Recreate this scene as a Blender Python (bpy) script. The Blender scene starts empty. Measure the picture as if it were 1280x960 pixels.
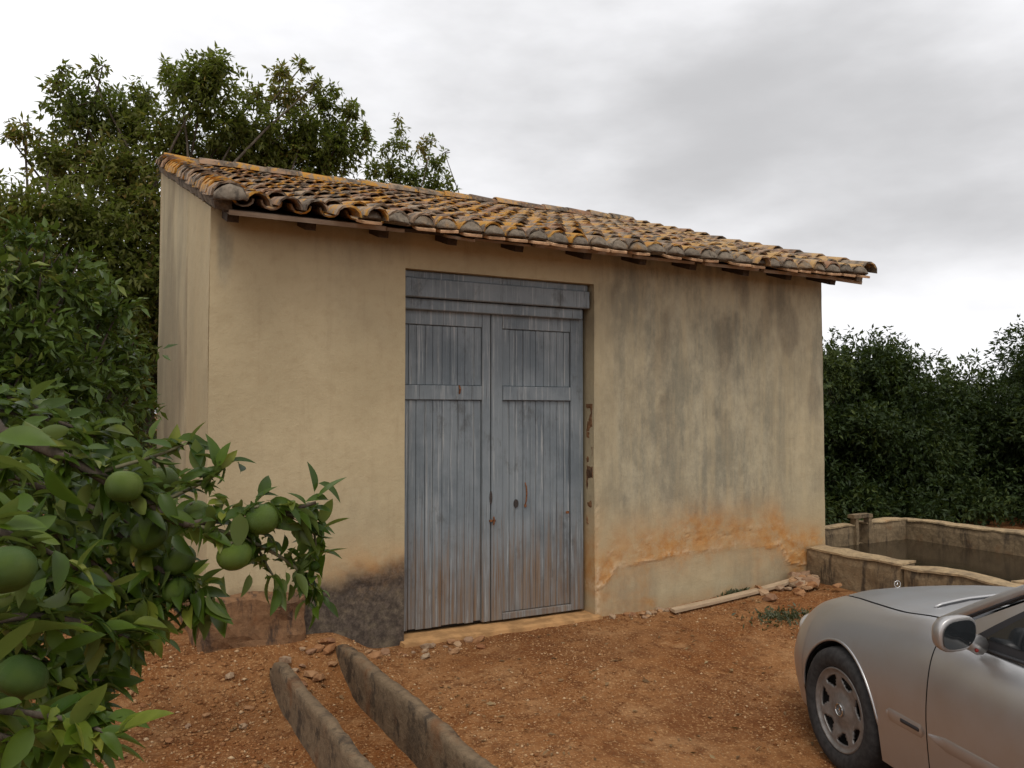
import bpy, bmesh, math, random
import numpy as np
from mathutils import Vector, Matrix, Euler, noise as mnoise

R = math.radians
rng = np.random.default_rng(7)
random.seed(7)
S = bpy.context.scene
COL = S.collection

# ------------------------------------------------------------------ camera
CAM_LOC = Vector((-0.75, -5.4, 1.6)); YAW, PITCH, FPX = R(28.08), R(1.91), 1033.0
cam_data = bpy.data.cameras.new('camera'); cam = bpy.data.objects.new('camera', cam_data); COL.objects.link(cam)
cam_data.sensor_fit = 'HORIZONTAL'; cam_data.sensor_width = 36.0; cam_data.lens = FPX / 1280 * 36.0
cam_data.clip_start = 0.05; cam_data.clip_end = 2000
cam.location = CAM_LOC; cam.rotation_euler = Euler((R(90) + PITCH, 0, -YAW), 'XYZ')
S.camera = cam
# ------------------------------------------------------------------ world: overcast sky
W = bpy.data.worlds.new('World'); S.world = W; W.use_nodes = True
wn, wl = W.node_tree.nodes, W.node_tree.links
wn.clear()
w_out = wn.new('ShaderNodeOutputWorld'); w_bg = wn.new('ShaderNodeBackground'); w_bg.inputs['Strength'].default_value = 0.1
sky = wn.new('ShaderNodeTexSky'); sky.sky_type = 'NISHITA'; sky.sun_disc = False
w_tc = wn.new('ShaderNodeTexCoord'); w_map = wn.new('ShaderNodeMapping')
w_map.inputs['Location'].default_value = (1.28, 2.53, -0.63); w_map.inputs['Scale'].default_value = (1.0, 1.0, 2.6); w_map.inputs['Rotation'].default_value = (R(-9), R(6), -.20)
w_n = wn.new('ShaderNodeTexNoise'); w_n.inputs['Scale'].default_value = 1.15; w_n.inputs['Detail'].default_value = 7; w_n.inputs['Roughness'].default_value = 0.52
w_mr = wn.new('ShaderNodeMapRange'); w_mr.interpolation_type = 'SMOOTHSTEP'
w_mr.inputs['From Min'].default_value = 0.27; w_mr.inputs['From Max'].default_value = 0.60
w_mr.inputs['To Min'].default_value = 4.7; w_mr.inputs['To Max'].default_value = 9.4
w_tint = wn.new('ShaderNodeCombineColor'); w_b = wn.new('ShaderNodeMath'); w_b.operation = 'MULTIPLY'; w_b.inputs[1].default_value = 1.025
w_n2 = wn.new('ShaderNodeTexNoise'); w_n2.inputs['Scale'].default_value = 2.1; w_n2.inputs['Detail'].default_value = 4
w_mr2 = wn.new('ShaderNodeMapRange'); w_mr2.inputs['From Min'].default_value = 0.60; w_mr2.inputs['From Max'].default_value = 0.78; w_mr2.inputs['To Min'].default_value = 0.0; w_mr2.inputs['To Max'].default_value = 0.5
w_mix = wn.new('ShaderNodeMix'); w_mix.data_type = 'RGBA'
wl.new(w_tc.outputs['Generated'], w_map.inputs['Vector']); wl.new(w_map.outputs['Vector'], w_n.inputs['Vector']); wl.new(w_map.outputs['Vector'], w_n2.inputs['Vector'])
wl.new(w_n.outputs['Fac'], w_mr.inputs['Value']); wl.new(w_mr.outputs['Result'], w_tint.inputs[0]); wl.new(w_mr.outputs['Result'], w_tint.inputs[1])
wl.new(w_mr.outputs['Result'], w_b.inputs[0]); wl.new(w_b.outputs[0], w_tint.inputs[2])
wl.new(w_n2.outputs['Fac'], w_mr2.inputs['Value']); wl.new(w_mr2.outputs['Result'], w_mix.inputs['Factor'])
wl.new(w_tint.outputs['Color'], w_mix.inputs['A']); wl.new(sky.outputs['Color'], w_mix.inputs['B'])
wl.new(w_mix.outputs['Result'], w_bg.inputs['Color']); wl.new(w_bg.outputs['Background'], w_out.inputs['Surface'])
# ------------------------------------------------------------------ sun behind the cloud
sun_d = bpy.data.lights.new('sun', 'SUN'); sun_d.energy = 1.0; sun_d.angle = R(25); sun_d.color = (1.0, 0.95, 0.88)
sun = bpy.data.objects.new('sun', sun_d); COL.objects.link(sun)
SUN_DIR = Vector((-0.30, -0.45, 0.85)).normalized()     # towards the sun
sun.rotation_euler = (-SUN_DIR).to_track_quat('-Z', 'Y').to_euler()
sky.sun_elevation = math.asin(SUN_DIR.z); sky.sun_rotation = math.atan2(SUN_DIR.x, SUN_DIR.y)
# ------------------------------------------------------------------ render settings
S.view_settings.view_transform = 'Standard'; S.view_settings.look = 'None'; S.view_settings.exposure = 0.32; S.view_settings.gamma = 1.0
S.render.engine = 'CYCLES'
S.cycles.use_denoising = True; S.cycles.max_bounces = 6; S.cycles.diffuse_bounces = 3; S.cycles.glossy_bounces = 3; S.cycles.transparent_max_bounces = 6

# ================================================================== helpers
u = random.uniform
def lerp(a, b, t): return a + (b - a) * t
def sstep(a, b, x):
    t = np.clip((np.asarray(x, float) - a) / (b - a), 0, 1); return t * t * (3 - 2 * t)
def fbm(x, y, z=0.0, o=4): return mnoise.fractal(Vector((x, y, z)), 1.0, 2.0, o)

def at(px, py, depth):
    """point seen in direction of a photograph pixel at that depth (metres along the view axis)"""
    c, s = math.cos(YAW), math.sin(YAW); cp, sp = math.cos(PITCH), math.sin(PITCH)
    fwd = Vector((s * cp, c * cp, sp)); rt = Vector((c, -s, 0)); up = rt.cross(fwd)
    return CAM_LOC + (fwd + rt * ((px - 640) / FPX) - up * ((py - 480) / FPX)) * depth

def tag(o, label=None, cat=None, group=None, kind=None):
    if label: o['label'] = label
    if cat: o['category'] = cat
    if group: o['group'] = group
    if kind: o['kind'] = kind
    return o

def empty(name, loc, label=None, cat=None, group=None, rotz=0):
    o = bpy.data.objects.new(name, None); COL.objects.link(o); o.location = loc; o.rotation_euler = (0, 0, rotz)
    o.empty_display_size = 0.2
    return tag(o, label, cat, group)

ORG = {}
def origin(o): return ORG.get(o.name, Vector((0, 0, 0)))

def me_np(name, verts, faces, mats=(), smooth=False):
    """verts (N,3) array, faces an (M,k) array or a list of tuples"""
    m = bpy.data.meshes.new(name)
    if isinstance(faces, np.ndarray):
        n, k = faces.shape
        m.vertices.add(len(verts)); m.vertices.foreach_set('co', np.asarray(verts, np.float32).ravel())
        m.loops.add(n * k); m.loops.foreach_set('vertex_index', faces.astype(np.int32).ravel())
        m.polygons.add(n); m.polygons.foreach_set('loop_start', np.arange(0, n * k, k, dtype=np.int32))
        m.update(calc_edges=True)
    else:
        m.from_pydata([tuple(v) for v in verts], [], [tuple(f) for f in faces]); m.update()
    for mt in (mats if isinstance(mats, (list, tuple)) else [mats]): m.materials.append(mt)
    if smooth: m.polygons.foreach_set('use_smooth', np.ones(len(m.polygons), bool))
    return m

def link(name, mesh, parent=None, loc=(0, 0, 0), rot=None):
    o = bpy.data.objects.new(name, mesh); COL.objects.link(o)
    if parent is not None: o.parent = parent
    o.location = loc
    if rot is not None: o.rotation_euler = rot
    return o

def part(name, verts, faces, mat, parent, smooth=False, world=True):
    """a part whose vertices are given in world coordinates of an unrotated thing"""
    v = np.asarray(verts, float)
    if world: v = v - np.array(origin(parent))
    o = link(name, me_np(name, v, faces, mat, smooth), parent)
    ORG[o.name] = origin(parent)
    return o

def thing(name, loc, label, cat, group=None):
    o = empty(name, loc, label, cat, group); ORG[o.name] = Vector(loc); return o

def solo(name, verts, faces, mat, base, label, cat, group=None, smooth=False):
    v = np.asarray(verts, float) - np.array(base)
    o = link(name, me_np(name, v, faces, mat, smooth), None, base); ORG[o.name] = Vector(base)
    return tag(o, label, cat, group)

def bm_data(bm):
    bm.verts.ensure_lookup_table(); bm.verts.index_update()
    v = np.array([x.co[:] for x in bm.verts]); f = [tuple(q.index for q in p.verts) for p in bm.faces]
    bm.free(); return v, f

def box(x0, x1, y0, y1, z0, z1, bev=0.0, seg=1):
    bm = bmesh.new(); bmesh.ops.create_cube(bm, size=1)
    for v in bm.verts: v.co = Vector((lerp(x0, x1, v.co.x + .5), lerp(y0, y1, v.co.y + .5), lerp(z0, z1, v.co.z + .5)))
    if bev: bmesh.ops.bevel(bm, geom=bm.edges[:], offset=bev, segments=seg, affect='EDGES', profile=0.6)
    return bm_data(bm)

def rough_box(x0, x1, y0, y1, z0, z1, cell=0.05, amp=0.01, freq=6, seed=0.0, round_=0.0):
    """a subdivided box with an uneven, worn surface"""
    bm = bmesh.new(); bmesh.ops.create_cube(bm, size=1)
    L = (x1 - x0, y1 - y0, z1 - z0)
    for ax in range(3):
        n = max(1, int(round(L[ax] / cell)))
        for k in range(1, n):
            c = -.5 + k / n
            co = [0, 0, 0]; co[ax] = c; no = [0, 0, 0]; no[ax] = 1
            bmesh.ops.bisect_plane(bm, geom=bm.verts[:] + bm.edges[:] + bm.faces[:], plane_co=co, plane_no=no)
    for v in bm.verts:
        p = Vector((lerp(x0, x1, v.co.x + .5), lerp(y0, y1, v.co.y + .5), lerp(z0, z1, v.co.z + .5)))
        d = mnoise.noise_vector(p * freq + Vector((seed, seed * 1.7, seed * .3))) * amp + mnoise.noise_vector(p * freq * 3.1 + Vector((seed, 0, 0))) * amp * .4
        if round_:
            n_edge = sum(1 for c in v.co if abs(abs(c) - .5) < 1e-4)
            if n_edge >= 2:
                for a in range(3):
                    if abs(abs(v.co[a]) - .5) < 1e-4: p[a] -= math.copysign(round_, v.co[a])
        v.co = p + d
    return bm_data(bm)

def tube(pts, radii, seg=8, cap=True):
    pts = [Vector(p) for p in pts]; n = len(pts); V = []; F = []
    up = Vector((0.13, 0.31, 0.94)); prev = None
    for i, p in enumerate(pts):
        t = (pts[min(i + 1, n - 1)] - pts[max(i - 1, 0)]).normalized()
        a = t.cross(up if prev is None else prev)
        if a.length < 1e-4: a = t.cross(Vector((1, 0, 0)))
        a.normalize(); b = t.cross(a).normalized(); prev = b if prev is None else (prev - t * prev.dot(t)).normalized()
        a = t.cross(prev).normalized(); b = prev
        r = radii[i] if hasattr(radii, '__len__') else radii
        for k in range(seg):
            w = 2 * math.pi * k / seg; V.append(p + (a * math.cos(w) + b * math.sin(w)) * r)
    for i in range(n - 1):
        for k in range(seg):
            k2 = (k + 1) % seg; F.append((i * seg + k, i * seg + k2, (i + 1) * seg + k2, (i + 1) * seg + k))
    if cap: F.append(tuple(range(seg))[::-1]); F.append(tuple((n - 1) * seg + k for k in range(seg)))
    return np.array([v[:] for v in V]), F

def joinvf(items):
    V = []; F = []; o = 0
    for v, f in items:
        V.append(np.asarray(v, float)); F += [tuple(i + o for i in q) for q in f]; o += len(v)
    return np.concatenate(V), F

def spline(pts, n):
    """Catmull-Rom through pts"""
    P = [Vector(p) for p in pts]; out = []
    for i in range(len(P) - 1):
        p0, p1, p2, p3 = P[max(i - 1, 0)], P[i], P[i + 1], P[min(i + 2, len(P) - 1)]
        for k in range(n):
            t = k / n; out.append(.5 * ((2 * p1) + (p2 - p0) * t + (2 * p0 - 5 * p1 + 4 * p2 - p3) * t * t + (3 * p1 - p0 - 3 * p2 + p3) * t ** 3))
    out.append(P[-1]); return out

# ================================================================== materials
class NT:
    """small helper round a material's node tree"""
    def __init__(self, name):
        self.m = bpy.data.materials.new(name); self.m.use_nodes = True; self.t = self.m.node_tree
        self.b = self.t.nodes['Principled BSDF']
        self.pos = None
    def n(self, typ, **kw):
        x = self.t.nodes.new(typ)
        for k, v in kw.items(): setattr(x, k, v)
        return x
    def l(self, a, b): self.t.links.new(a, b)
    def P(self):
        if self.pos is None: self.pos = self.n('ShaderNodeNewGeometry').outputs['Position']
        return self.pos
    def obj(self): return self.n('ShaderNodeTexCoord').outputs['Object']
    def noise(self, scale, detail=4, rough=.55, vec=None, stretch=None, off=(0, 0, 0), dist=0.0):
        mp = self.n('ShaderNodeMapping'); self.l(vec if vec is not None else self.P(), mp.inputs['Vector'])
        mp.inputs['Location'].default_value = off
        if stretch: mp.inputs['Scale'].default_value = stretch
        x = self.n('ShaderNodeTexNoise'); x.inputs['Scale'].default_value = scale; x.inputs['Detail'].default_value = detail; x.inputs['Roughness'].default_value = rough; x.inputs['Distortion'].default_value = dist
        self.l(mp.outputs['Vector'], x.inputs['Vector']); return x.outputs['Fac']
    def rng(self, f, a, b, lo=0., hi=1., smooth=True):
        x = self.n('ShaderNodeMapRange'); x.interpolation_type = 'SMOOTHSTEP' if smooth else 'LINEAR'
        for k, v in (('From Min', a), ('From Max', b), ('To Min', lo), ('To Max', hi)): x.inputs[k].default_value = v
        self.l(f, x.inputs['Value']); return x.outputs['Result']
    def math(self, op, a, b=None):
        x = self.n('ShaderNodeMath'); x.operation = op
        for i, v in enumerate((a, b)):
            if v is None: continue
            if isinstance(v, (int, float)): x.inputs[i].default_value = v
            else: self.l(v, x.inputs[i])
        return x.outputs[0]
    def mix(self, f, a, b, mode='MIX'):
        x = self.n('ShaderNodeMix'); x.data_type = 'RGBA'; x.blend_type = mode
        for s, v in (('Factor', f), ('A', a), ('B', b)):
            if isinstance(v, (int, float)): x.inputs[s].default_value = v
            elif isinstance(v, tuple): x.inputs[s].default_value = (*v, 1) if len(v) == 3 else v
            else: self.l(v, x.inputs[s])
        return x.outputs['Result']
    def ramp(self, f, stops):
        x = self.n('ShaderNodeValToRGB'); e = x.color_ramp.elements
        while len(e) < len(stops): e.new(.5)
        for k, (p, c) in enumerate(stops): e[k].position = p; e[k].color = (*c, 1)
        self.l(f, x.inputs['Fac']); return x.outputs['Color']
    def attr(self, name, out='Fac'):
        x = self.n('ShaderNodeAttribute'); x.attribute_name = name; return x.outputs[out]
    def rand(self): return self.n('ShaderNodeObjectInfo').outputs['Random']
    def bump(self, h, strength=.5, dist=.01):
        x = self.n('ShaderNodeBump'); x.inputs['Strength'].default_value = strength; x.inputs['Distance'].default_value = dist
        self.l(h, x.inputs['Height']); self.l(x.outputs['Normal'], self.b.inputs['Normal']); return x
    def done(self, col=None, rough=.8, metal=0., spec=.3, coat=0.):
        if col is not None:
            if isinstance(col, tuple): self.b.inputs['Base Color'].default_value = (*col, 1)
            else: self.l(col, self.b.inputs['Base Color'])
        if isinstance(rough, (int, float)): self.b.inputs['Roughness'].default_value = rough
        else: self.l(rough, self.b.inputs['Roughness'])
        self.b.inputs['Metallic'].default_value = metal; self.b.inputs['Specular IOR Level'].default_value = spec; self.b.inputs['Coat Weight'].default_value = coat
        return self.m

def mat_soil():
    a = NT('red_soil')
    n1 = a.noise(1.1, 5, .6); n2 = a.noise(9, 5, .65); n3 = a.noise(60, 4, .7)
    c = a.mix(a.rng(n1, .35, .65), (.195, .070, .019), (.285, .130, .048))
    c = a.mix(a.rng(a.noise(2.6, 6, .7, off=(7, 1, 2)), .50, .66, 0, .75), c, (.36, .19, .082))
    c = a.mix(a.rng(n2, .44, .68, 0, .8), c, (.115, .038, .011))
    c = a.mix(a.rng(a.noise(.75, 4, .6, off=(2.3, 6.1, 0)), .52, .64, 0, .55), c, (.13, .042, .012))
    c = a.mix(a.rng(n3, .52, .68), c, (.45, .26, .115))
    sp = a.n('ShaderNodeTexVoronoi'); sp.inputs['Scale'].default_value = 75; a.l(a.P(), sp.inputs['Vector'])
    spn = a.rng(sp.outputs['Distance'], .12, .3, 1, 0)
    gate = a.rng(a.noise(3.5, 3, off=(4, 2, 0)), .45, .62)
    c = a.mix(a.math('MULTIPLY', spn, a.math('MULTIPLY', gate, .55)), c, (.5, .33, .18))
    h = a.math('ADD', a.math('MULTIPLY', n3, .5), a.math('ADD', n2, a.math('MULTIPLY', spn, .35)))
    a.bump(h, .8, .025)
    return a.done(c, .95, spec=.15)

def mat_plaster():
    a = NT('weathered_plaster')
    m = a.n('ShaderNodeAttribute'); m.attribute_name = 'stain'
    sep = a.n('ShaderNodeSeparateColor'); a.l(m.outputs['Color'], sep.inputs['Color'])
    orange, mould, grey = sep.outputs[0], sep.outputs[1], sep.outputs[2]; white = m.outputs['Alpha']
    big = a.noise(.9, 4); fine = a.noise(14, 5, .6); streak = a.noise(5, 6, .65, stretch=(2.2, .5, .16)); speck = a.noise(70, 3, .7)
    c = a.mix(a.rng(big, .35, .65), (.43, .348, .21), (.50, .408, .25))
    c = a.mix(a.rng(fine, .45, .75, 0, .35), c, (.36, .27, .155))
    c = a.mix(a.rng(streak, .52, .72, 0, .30), c, (.34, .255, .15))
    gs = a.math('MULTIPLY', grey, a.rng(streak, .30, .62, .45, 1))
    c = a.mix(gs, c, a.mix(a.rng(a.noise(3.2, 6, .75, stretch=(1, 1, .45)), .38, .64), (.235, .215, .155), (.42, .37, .255)))
    c = a.mix(a.math('MULTIPLY', grey, a.rng(a.noise(2.1, 6, .7, off=(9, 3, 5)), .50, .70, 0, .45)), c, (.20, .18, .135))
    c = a.mix(a.math('MULTIPLY', grey, a.rng(a.noise(8, 5, .7, stretch=(1.3, .4, .26), off=(3, 1, 0)), .55, .74, 0, .5)), c, (.165, .15, .11))
    c = a.mix(a.math('MULTIPLY', orange, a.rng(a.noise(6, 7, .75, off=(1, 1, 4)), .34, .58, .45, 1)), c, a.mix(a.rng(fine, .35, .65), (.42, .185, .050), (.48, .26, .095)))
    c = a.mix(a.math('MULTIPLY', white, a.rng(a.noise(30, 4), .35, .6)), c, (.62, .46, .29))
    c = a.mix(a.math('MULTIPLY', mould, a.rng(a.noise(9, 6, .75), .28, .55, .78, 1)), c, a.mix(a.rng(a.noise(34, 5, .75), .38, .68), (.060, .047, .037), (.135, .105, .08)))
    a.bump(a.math('ADD', a.math('MULTIPLY', fine, 1.0), a.math('MULTIPLY', speck, .5)), .35, .012)
    return a.done(c, .92, spec=.15)

def mat_concrete(name, light=(.36, .29, .19), dark=(.10, .08, .06), soil=(.30, .13, .045), moss=.5, run=.3):
    a = NT(name)
    n1 = a.noise(3, 6, .65); n2 = a.noise(26, 5, .7); n3 = a.noise(7, 5, .7, stretch=(1.5, 1.5, run) if run < 1 else (1, 1, 1), off=(2, 7, 1))
    c = a.mix(a.rng(n2, .35, .65), light, tuple(x * .72 for x in light))
    c = a.mix(a.rng(n3, .50, .66, 0, moss), c, dark)
    c = a.mix(a.rng(n1, .55, .72, 0, .6), c, soil)
    c = a.mix(a.rng(n1, .50, .34, 0, .55), c, dark)
    a.bump(a.math('ADD', n2, n1), .7, .015)
    return a.done(c, .93, spec=.15)

def mat_tile(joined=False):
    a = NT('terracotta_joined' if joined else 'terracotta')
    r = a.attr('rnd') if joined else a.rand()
    sx = a.n('ShaderNodeSeparateXYZ'); a.l(a.P(), sx.inputs[0])
    n1 = a.noise(5, 5, .65); n2 = a.noise(38, 5, .7); n3 = a.noise(11, 4, .65, off=(3, 8, 2))
    base = a.ramp(r, [(0, (.27, .13, .065)), (.25, (.32, .20, .12)), (.5, (.27, .215, .155)), (.75, (.38, .22, .115)), (1, (.22, .16, .11))])
    c = a.mix(a.rng(n2, .42, .7, 0, .6), base, (.21, .175, .13))
    c = a.mix(a.math('MULTIPLY', a.rng(n1, .43, .58), .85), c, a.mix(a.rng(n2, .4, .65), (.055, .045, .035), (.15, .125, .095)))       # old black algae
    li = a.rng(a.math('ADD', n3, a.math('MULTIPLY', a.math('SUBTRACT', r, .5), .22)), .50, .60)
    lich = a.mix(a.rng(n2, .35, .65), (.47, .19, .022), (.40, .235, .045))
    lich = a.mix(a.rng(sx.outputs['X'], 2.2, 5.2), lich, (.43, .27, .115))
    c = a.mix(a.math('MULTIPLY', li, .88), c, lich)
    a.bump(a.math('ADD', n2, n3), .6, .008)
    return a.done(c, .9, spec=.2)

def mat_paint_wood():
    a = NT('blue_grey_paint')
    r = a.rand()
    st = a.noise(7, 6, .7, stretch=(7, 7, .22)); st2 = a.noise(16, 5, .7, stretch=(5, 5, .12), off=(4, 0, 2)); bl = a.noise(2.2, 5, .65)
    c = a.mix(a.rng(bl, .35, .65), (.132, .156, .172), (.215, .242, .255))
    c = a.mix(a.math('MULTIPLY', r, .45), c, (.20, .225, .235))
    c = a.mix(a.rng(st, .52, .68, 0, .85), c, (.35, .36, .35))
    c = a.mix(a.rng(st2, .58, .70, 0, .85), c, (.062, .062, .06))
    sx = a.n('ShaderNodeSeparateXYZ'); a.l(a.P(), sx.inputs[0])
    low = a.rng(a.math('ADD', sx.outputs['Z'], a.math('MULTIPLY', a.math('SUBTRACT', st, .5), 1.7)), .85, .15)
    c = a.mix(a.rng(a.noise(3.2, 6, .75, stretch=(1.4, 1, .7), off=(1, 5, 3)), .55, .70, 0, .6), c, (.075, .075, .072))
    c = a.mix(a.math('MULTIPLY', low, a.rng(st, .36, .6, .95, .35)), c, a.mix(a.rng(st2, .4, .6), (.165, .10, .055), (.23, .17, .12)))     # paint gone, mud-splashed wood
    a.bump(a.math('ADD', st, st2), .5, .006)
    return a.done(c, .78, spec=.25)

def mat_wood(name, c1, c2, stretch=(1, 9, 9), scale=5):
    a = NT(name); n = a.noise(scale, 6, .7, stretch=stretch); n2 = a.noise(3, 4)
    c = a.mix(a.rng(n, .35, .65), c1, c2); c = a.mix(a.rng(n2, .5, .75, 0, .5), c, tuple(x * .45 for x in c1))
    a.bump(n, .5, .006); return a.done(c, .88, spec=.2)

def mat_simple(name, col, rough=.8, metal=0., spec=.3, vary=.0, scale=20, coat=0.):
    a = NT(name)
    if vary:
        n = a.noise(scale, 4, .6); c = a.mix(a.rng(n, .35, .65), tuple(x * (1 - vary) for x in col), tuple(min(1, x * (1 + vary)) for x in col))
        return a.done(c, rough, metal, spec, coat)
    return a.done(col, rough, metal, spec, coat)

def mat_leaf(name, dark, mid, light, joined=True, trans=.28, rough=.42, back=None):
    a = NT(name)
    r = a.attr('rnd') if joined else a.rand()
    c = a.ramp(r, [(0, dark), (.45, mid), (.78, mid), (1, light)])
    v = a.noise(45, 3); c = a.mix(a.rng(v, .3, .7, 0, .3), c, tuple(x * .55 for x in mid))
    if back:
        g = a.n('ShaderNodeNewGeometry'); c = a.mix(a.math('MULTIPLY', g.outputs['Backfacing'], .7), c, back)
    a.done(c, rough, spec=.25)
    tr = a.n('ShaderNodeBsdfTranslucent'); mx = a.n('ShaderNodeMixShader'); mx.inputs['Fac'].default_value = trans
    a.l(a.mix(.5, c, (.18, .26, .03), 'MIX'), tr.inputs['Color'])
    out = a.t.nodes['Material Output']
    a.l(a.b.outputs['BSDF'], mx.inputs[1]); a.l(tr.outputs['BSDF'], mx.inputs[2]); a.l(mx.outputs['Shader'], out.inputs['Surface'])
    return a.m

def mat_bark(name='bark', c=(.12, .095, .07)):
    a = NT(name); n = a.noise(14, 6, .7, stretch=(2, 2, .5)); col = a.mix(a.rng(n, .35, .65), tuple(x * .5 for x in c), c); a.bump(n, .7, .01); return a.done(col, .9, spec=.2)

def mat_stone():
    a = NT('rubble_stone'); r = a.rand(); n = a.noise(25, 5, .7)
    c = a.ramp(r, [(0, (.30, .14, .06)), (.4, (.42, .25, .13)), (.7, (.36, .27, .18)), (1, (.25, .11, .05))])
    c = a.mix(a.rng(n, .4, .7, 0, .55), c, (.17, .07, .028)); a.bump(n, .6, .008); return a.done(c, .93, spec=.15)

def mat_gravel():
    a = NT('gravel'); r = a.attr('rnd')
    c = a.ramp(r, [(0, (.15, .055, .018)), (.4, (.29, .13, .048)), (.8, (.42, .23, .105)), (1, (.54, .38, .22))]); return a.done(c, .92, spec=.15)

M = dict(soil=mat_soil(), plaster=mat_plaster(), tile=mat_tile(), tile_j=mat_tile(True), paint=mat_paint_wood(), stone=mat_stone(), gravel=mat_gravel(),
    kerb=mat_concrete('old_concrete', (.20, .14, .085), (.05, .038, .028), (.17, .07, .026), .85, 1.), tank=mat_concrete('tank_concrete', (.25, .18, .105), (.05, .038, .028), (.20, .10, .045), .85), lit_top=mat_concrete('tank_lit_top', (.43, .31, .175), (.12, .09, .06), (.36, .2, .09), .5),  # paler tank concrete for the wall tops, skylight mixed into its colour
    footing=mat_concrete('stone_footing', (.24, .13, .065), (.045, .033, .026), (.20, .08, .03), .9),
    sill=mat_simple('sill_cement', (.42, .235, .10), .92, vary=.22, scale=9, spec=.15), mortar=mat_concrete('mortar', (.215, .175, .13), (.055, .045, .035), (.33, .165, .04), .85),
    brick=mat_simple('eave_brick', (.52, .33, .19), .92, vary=.25, scale=15, spec=.15),
    rafter=mat_wood('rafter_wood', (.045, .034, .026), (.075, .055, .04), (9, 1, 9)), board=mat_wood('board_wood', (.26, .195, .14), (.36, .28, .20)), plank=mat_wood('plank_wood', (.36, .26, .16), (.47, .35, .23)),
    dark=mat_simple('interior_dark', (.02, .018, .016), .95), rust=mat_simple('rust', (.19, .075, .028), .85, vary=.4, scale=60), iron=mat_simple('old_iron', (.055, .045, .04), .7, .4, vary=.3, scale=60),
    bark=mat_bark(), twig=mat_simple('green_twig', (.115, .105, .055), .75, vary=.3, scale=40))

# ================================================================== ground
KL, KR = 0.345, 0.79          # centre lines of the two channel walls (X)
def ground_z(x, y, fine=True):
    x = np.asarray(x, float); y = np.asarray(y, float)
    z = 0.085 * sstep(3.4, 5.1, x) * sstep(-1.6, -.4, y)
    z = z - 0.14 * sstep(-.7, -2.6, y) * sstep(.9, 2.6, x)
    left = sstep(1.12, .75, x)
    z = z + left * (-0.05 + 0.20 * np.exp(-(np.minimum(y, 0) / .42) ** 2) * (y > -3)) * sstep(4.5, 3.0, np.abs(y))
    z = z - 0.07 * sstep(KL - .03, KL + .03, x) * sstep(KR + .03, KR - .03, x) * sstep(-.05, -.35, y) * sstep(-5, -4, y)
    z = z - 0.05 * sstep(KL + .02, KL - .05, x) * sstep(-.1, -.5, y) * sstep(-5.5, -3, y)
    tx = sstep(5.20, 5.32, x) * sstep(7.70, 7.58, x) * sstep(-1.88, -1.76, y) * sstep(.86, .76, y) * ((x > 5.36) | (y < -.06))
    return z - .75 * tx
def ground_at(x, y):
    return float(ground_z(x, y)) + 0.010 * fbm(x * 1.3, y * 1.3, 0, 3) + .006 * fbm(x * 6, y * 6, 3.3, 3)

def axis(lo, hi, step, far):
    fine = np.arange(lo, hi + 1e-6, step); g = [step]; out_hi = [hi]; out_lo = [lo]
    s = step
    while out_hi[-1] < far: s *= 1.35; out_hi.append(out_hi[-1] + s)
    s = step
    while out_lo[-1] > -far: s *= 1.35; out_lo.append(out_lo[-1] - s)
    return np.concatenate([np.array(out_lo[1:])[::-1], fine, np.array(out_hi[1:])])
gx = axis(-2.2, 7.8, .04, 600); gy = axis(-4.2, 1.0, .04, 600)
GX, GY = np.meshgrid(gx, gy); GZ = ground_z(GX, GY)
sel = np.argwhere((np.abs(GX) < 14) & (np.abs(GY) < 14))
for i, j in sel: GZ[i, j] += 0.010 * fbm(GX[i, j] * 1.3, GY[i, j] * 1.3, 0, 3) + .006 * fbm(GX[i, j] * 6, GY[i, j] * 6, 3.3, 3)
nx, ny = len(gx), len(gy); idx = np.arange(nx * ny).reshape(ny, nx)
GF = np.stack([idx[:-1, :-1], idx[:-1, 1:], idx[1:, 1:], idx[1:, :-1]], -1).reshape(-1, 4)
tag(link('ground', me_np('ground', np.stack([GX, GY, GZ], -1).reshape(-1, 3), GF, M['soil'], True)), kind='structure')

def pebble_mesh(name, P, size, mat, seed=1, flat=.55):
    g = np.random.default_rng(seed); n = len(P)
    T = np.array([(1, 0, 0), (-1, 0, 0), (0, 1, 0), (0, -1, 0), (0, 0, 1), (0, 0, -1), (.62, .62, .3), (-.62, -.6, .25)])
    TF = np.array([(6, 2, 4), (0, 6, 4), (2, 1, 4), (1, 7, 4), (7, 3, 4), (3, 0, 4), (2, 6, 5), (6, 0, 5), (1, 2, 5), (7, 1, 5), (3, 7, 5), (0, 3, 5)])
    V = T[None] * size[:, None, None] * g.uniform(.6, 1.25, (n, len(T), 1)) * np.stack([np.ones(n), g.uniform(.6, 1, n), g.uniform(flat * .7, flat * 1.3, n)], -1)[:, None, :]
    an = g.uniform(0, 6.28, n); c, s = np.cos(an), np.sin(an)
    V = np.stack([V[..., 0] * c[:, None] - V[..., 1] * s[:, None], V[..., 0] * s[:, None] + V[..., 1] * c[:, None], V[..., 2]], -1) + P[:, None]
    F = (TF[None] + (np.arange(n) * len(T))[:, None, None]).reshape(-1, 3)
    m = me_np(name, V.reshape(-1, 3), F, mat)
    at_ = m.attributes.new('rnd', 'FLOAT', 'POINT'); at_.data.foreach_set('value', np.repeat(g.random(n), len(T)).astype(np.float32))
    return m
gp = []; gs_ = []
def clear_of(x, y):
    if y > -.02 and -.02 < x < 5.42: return False
    if abs(x - KL) < .06 or abs(x - KR) < .06: return y > -.1
    if x > 5.05 and y > -1.95: return False
    return True
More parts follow.
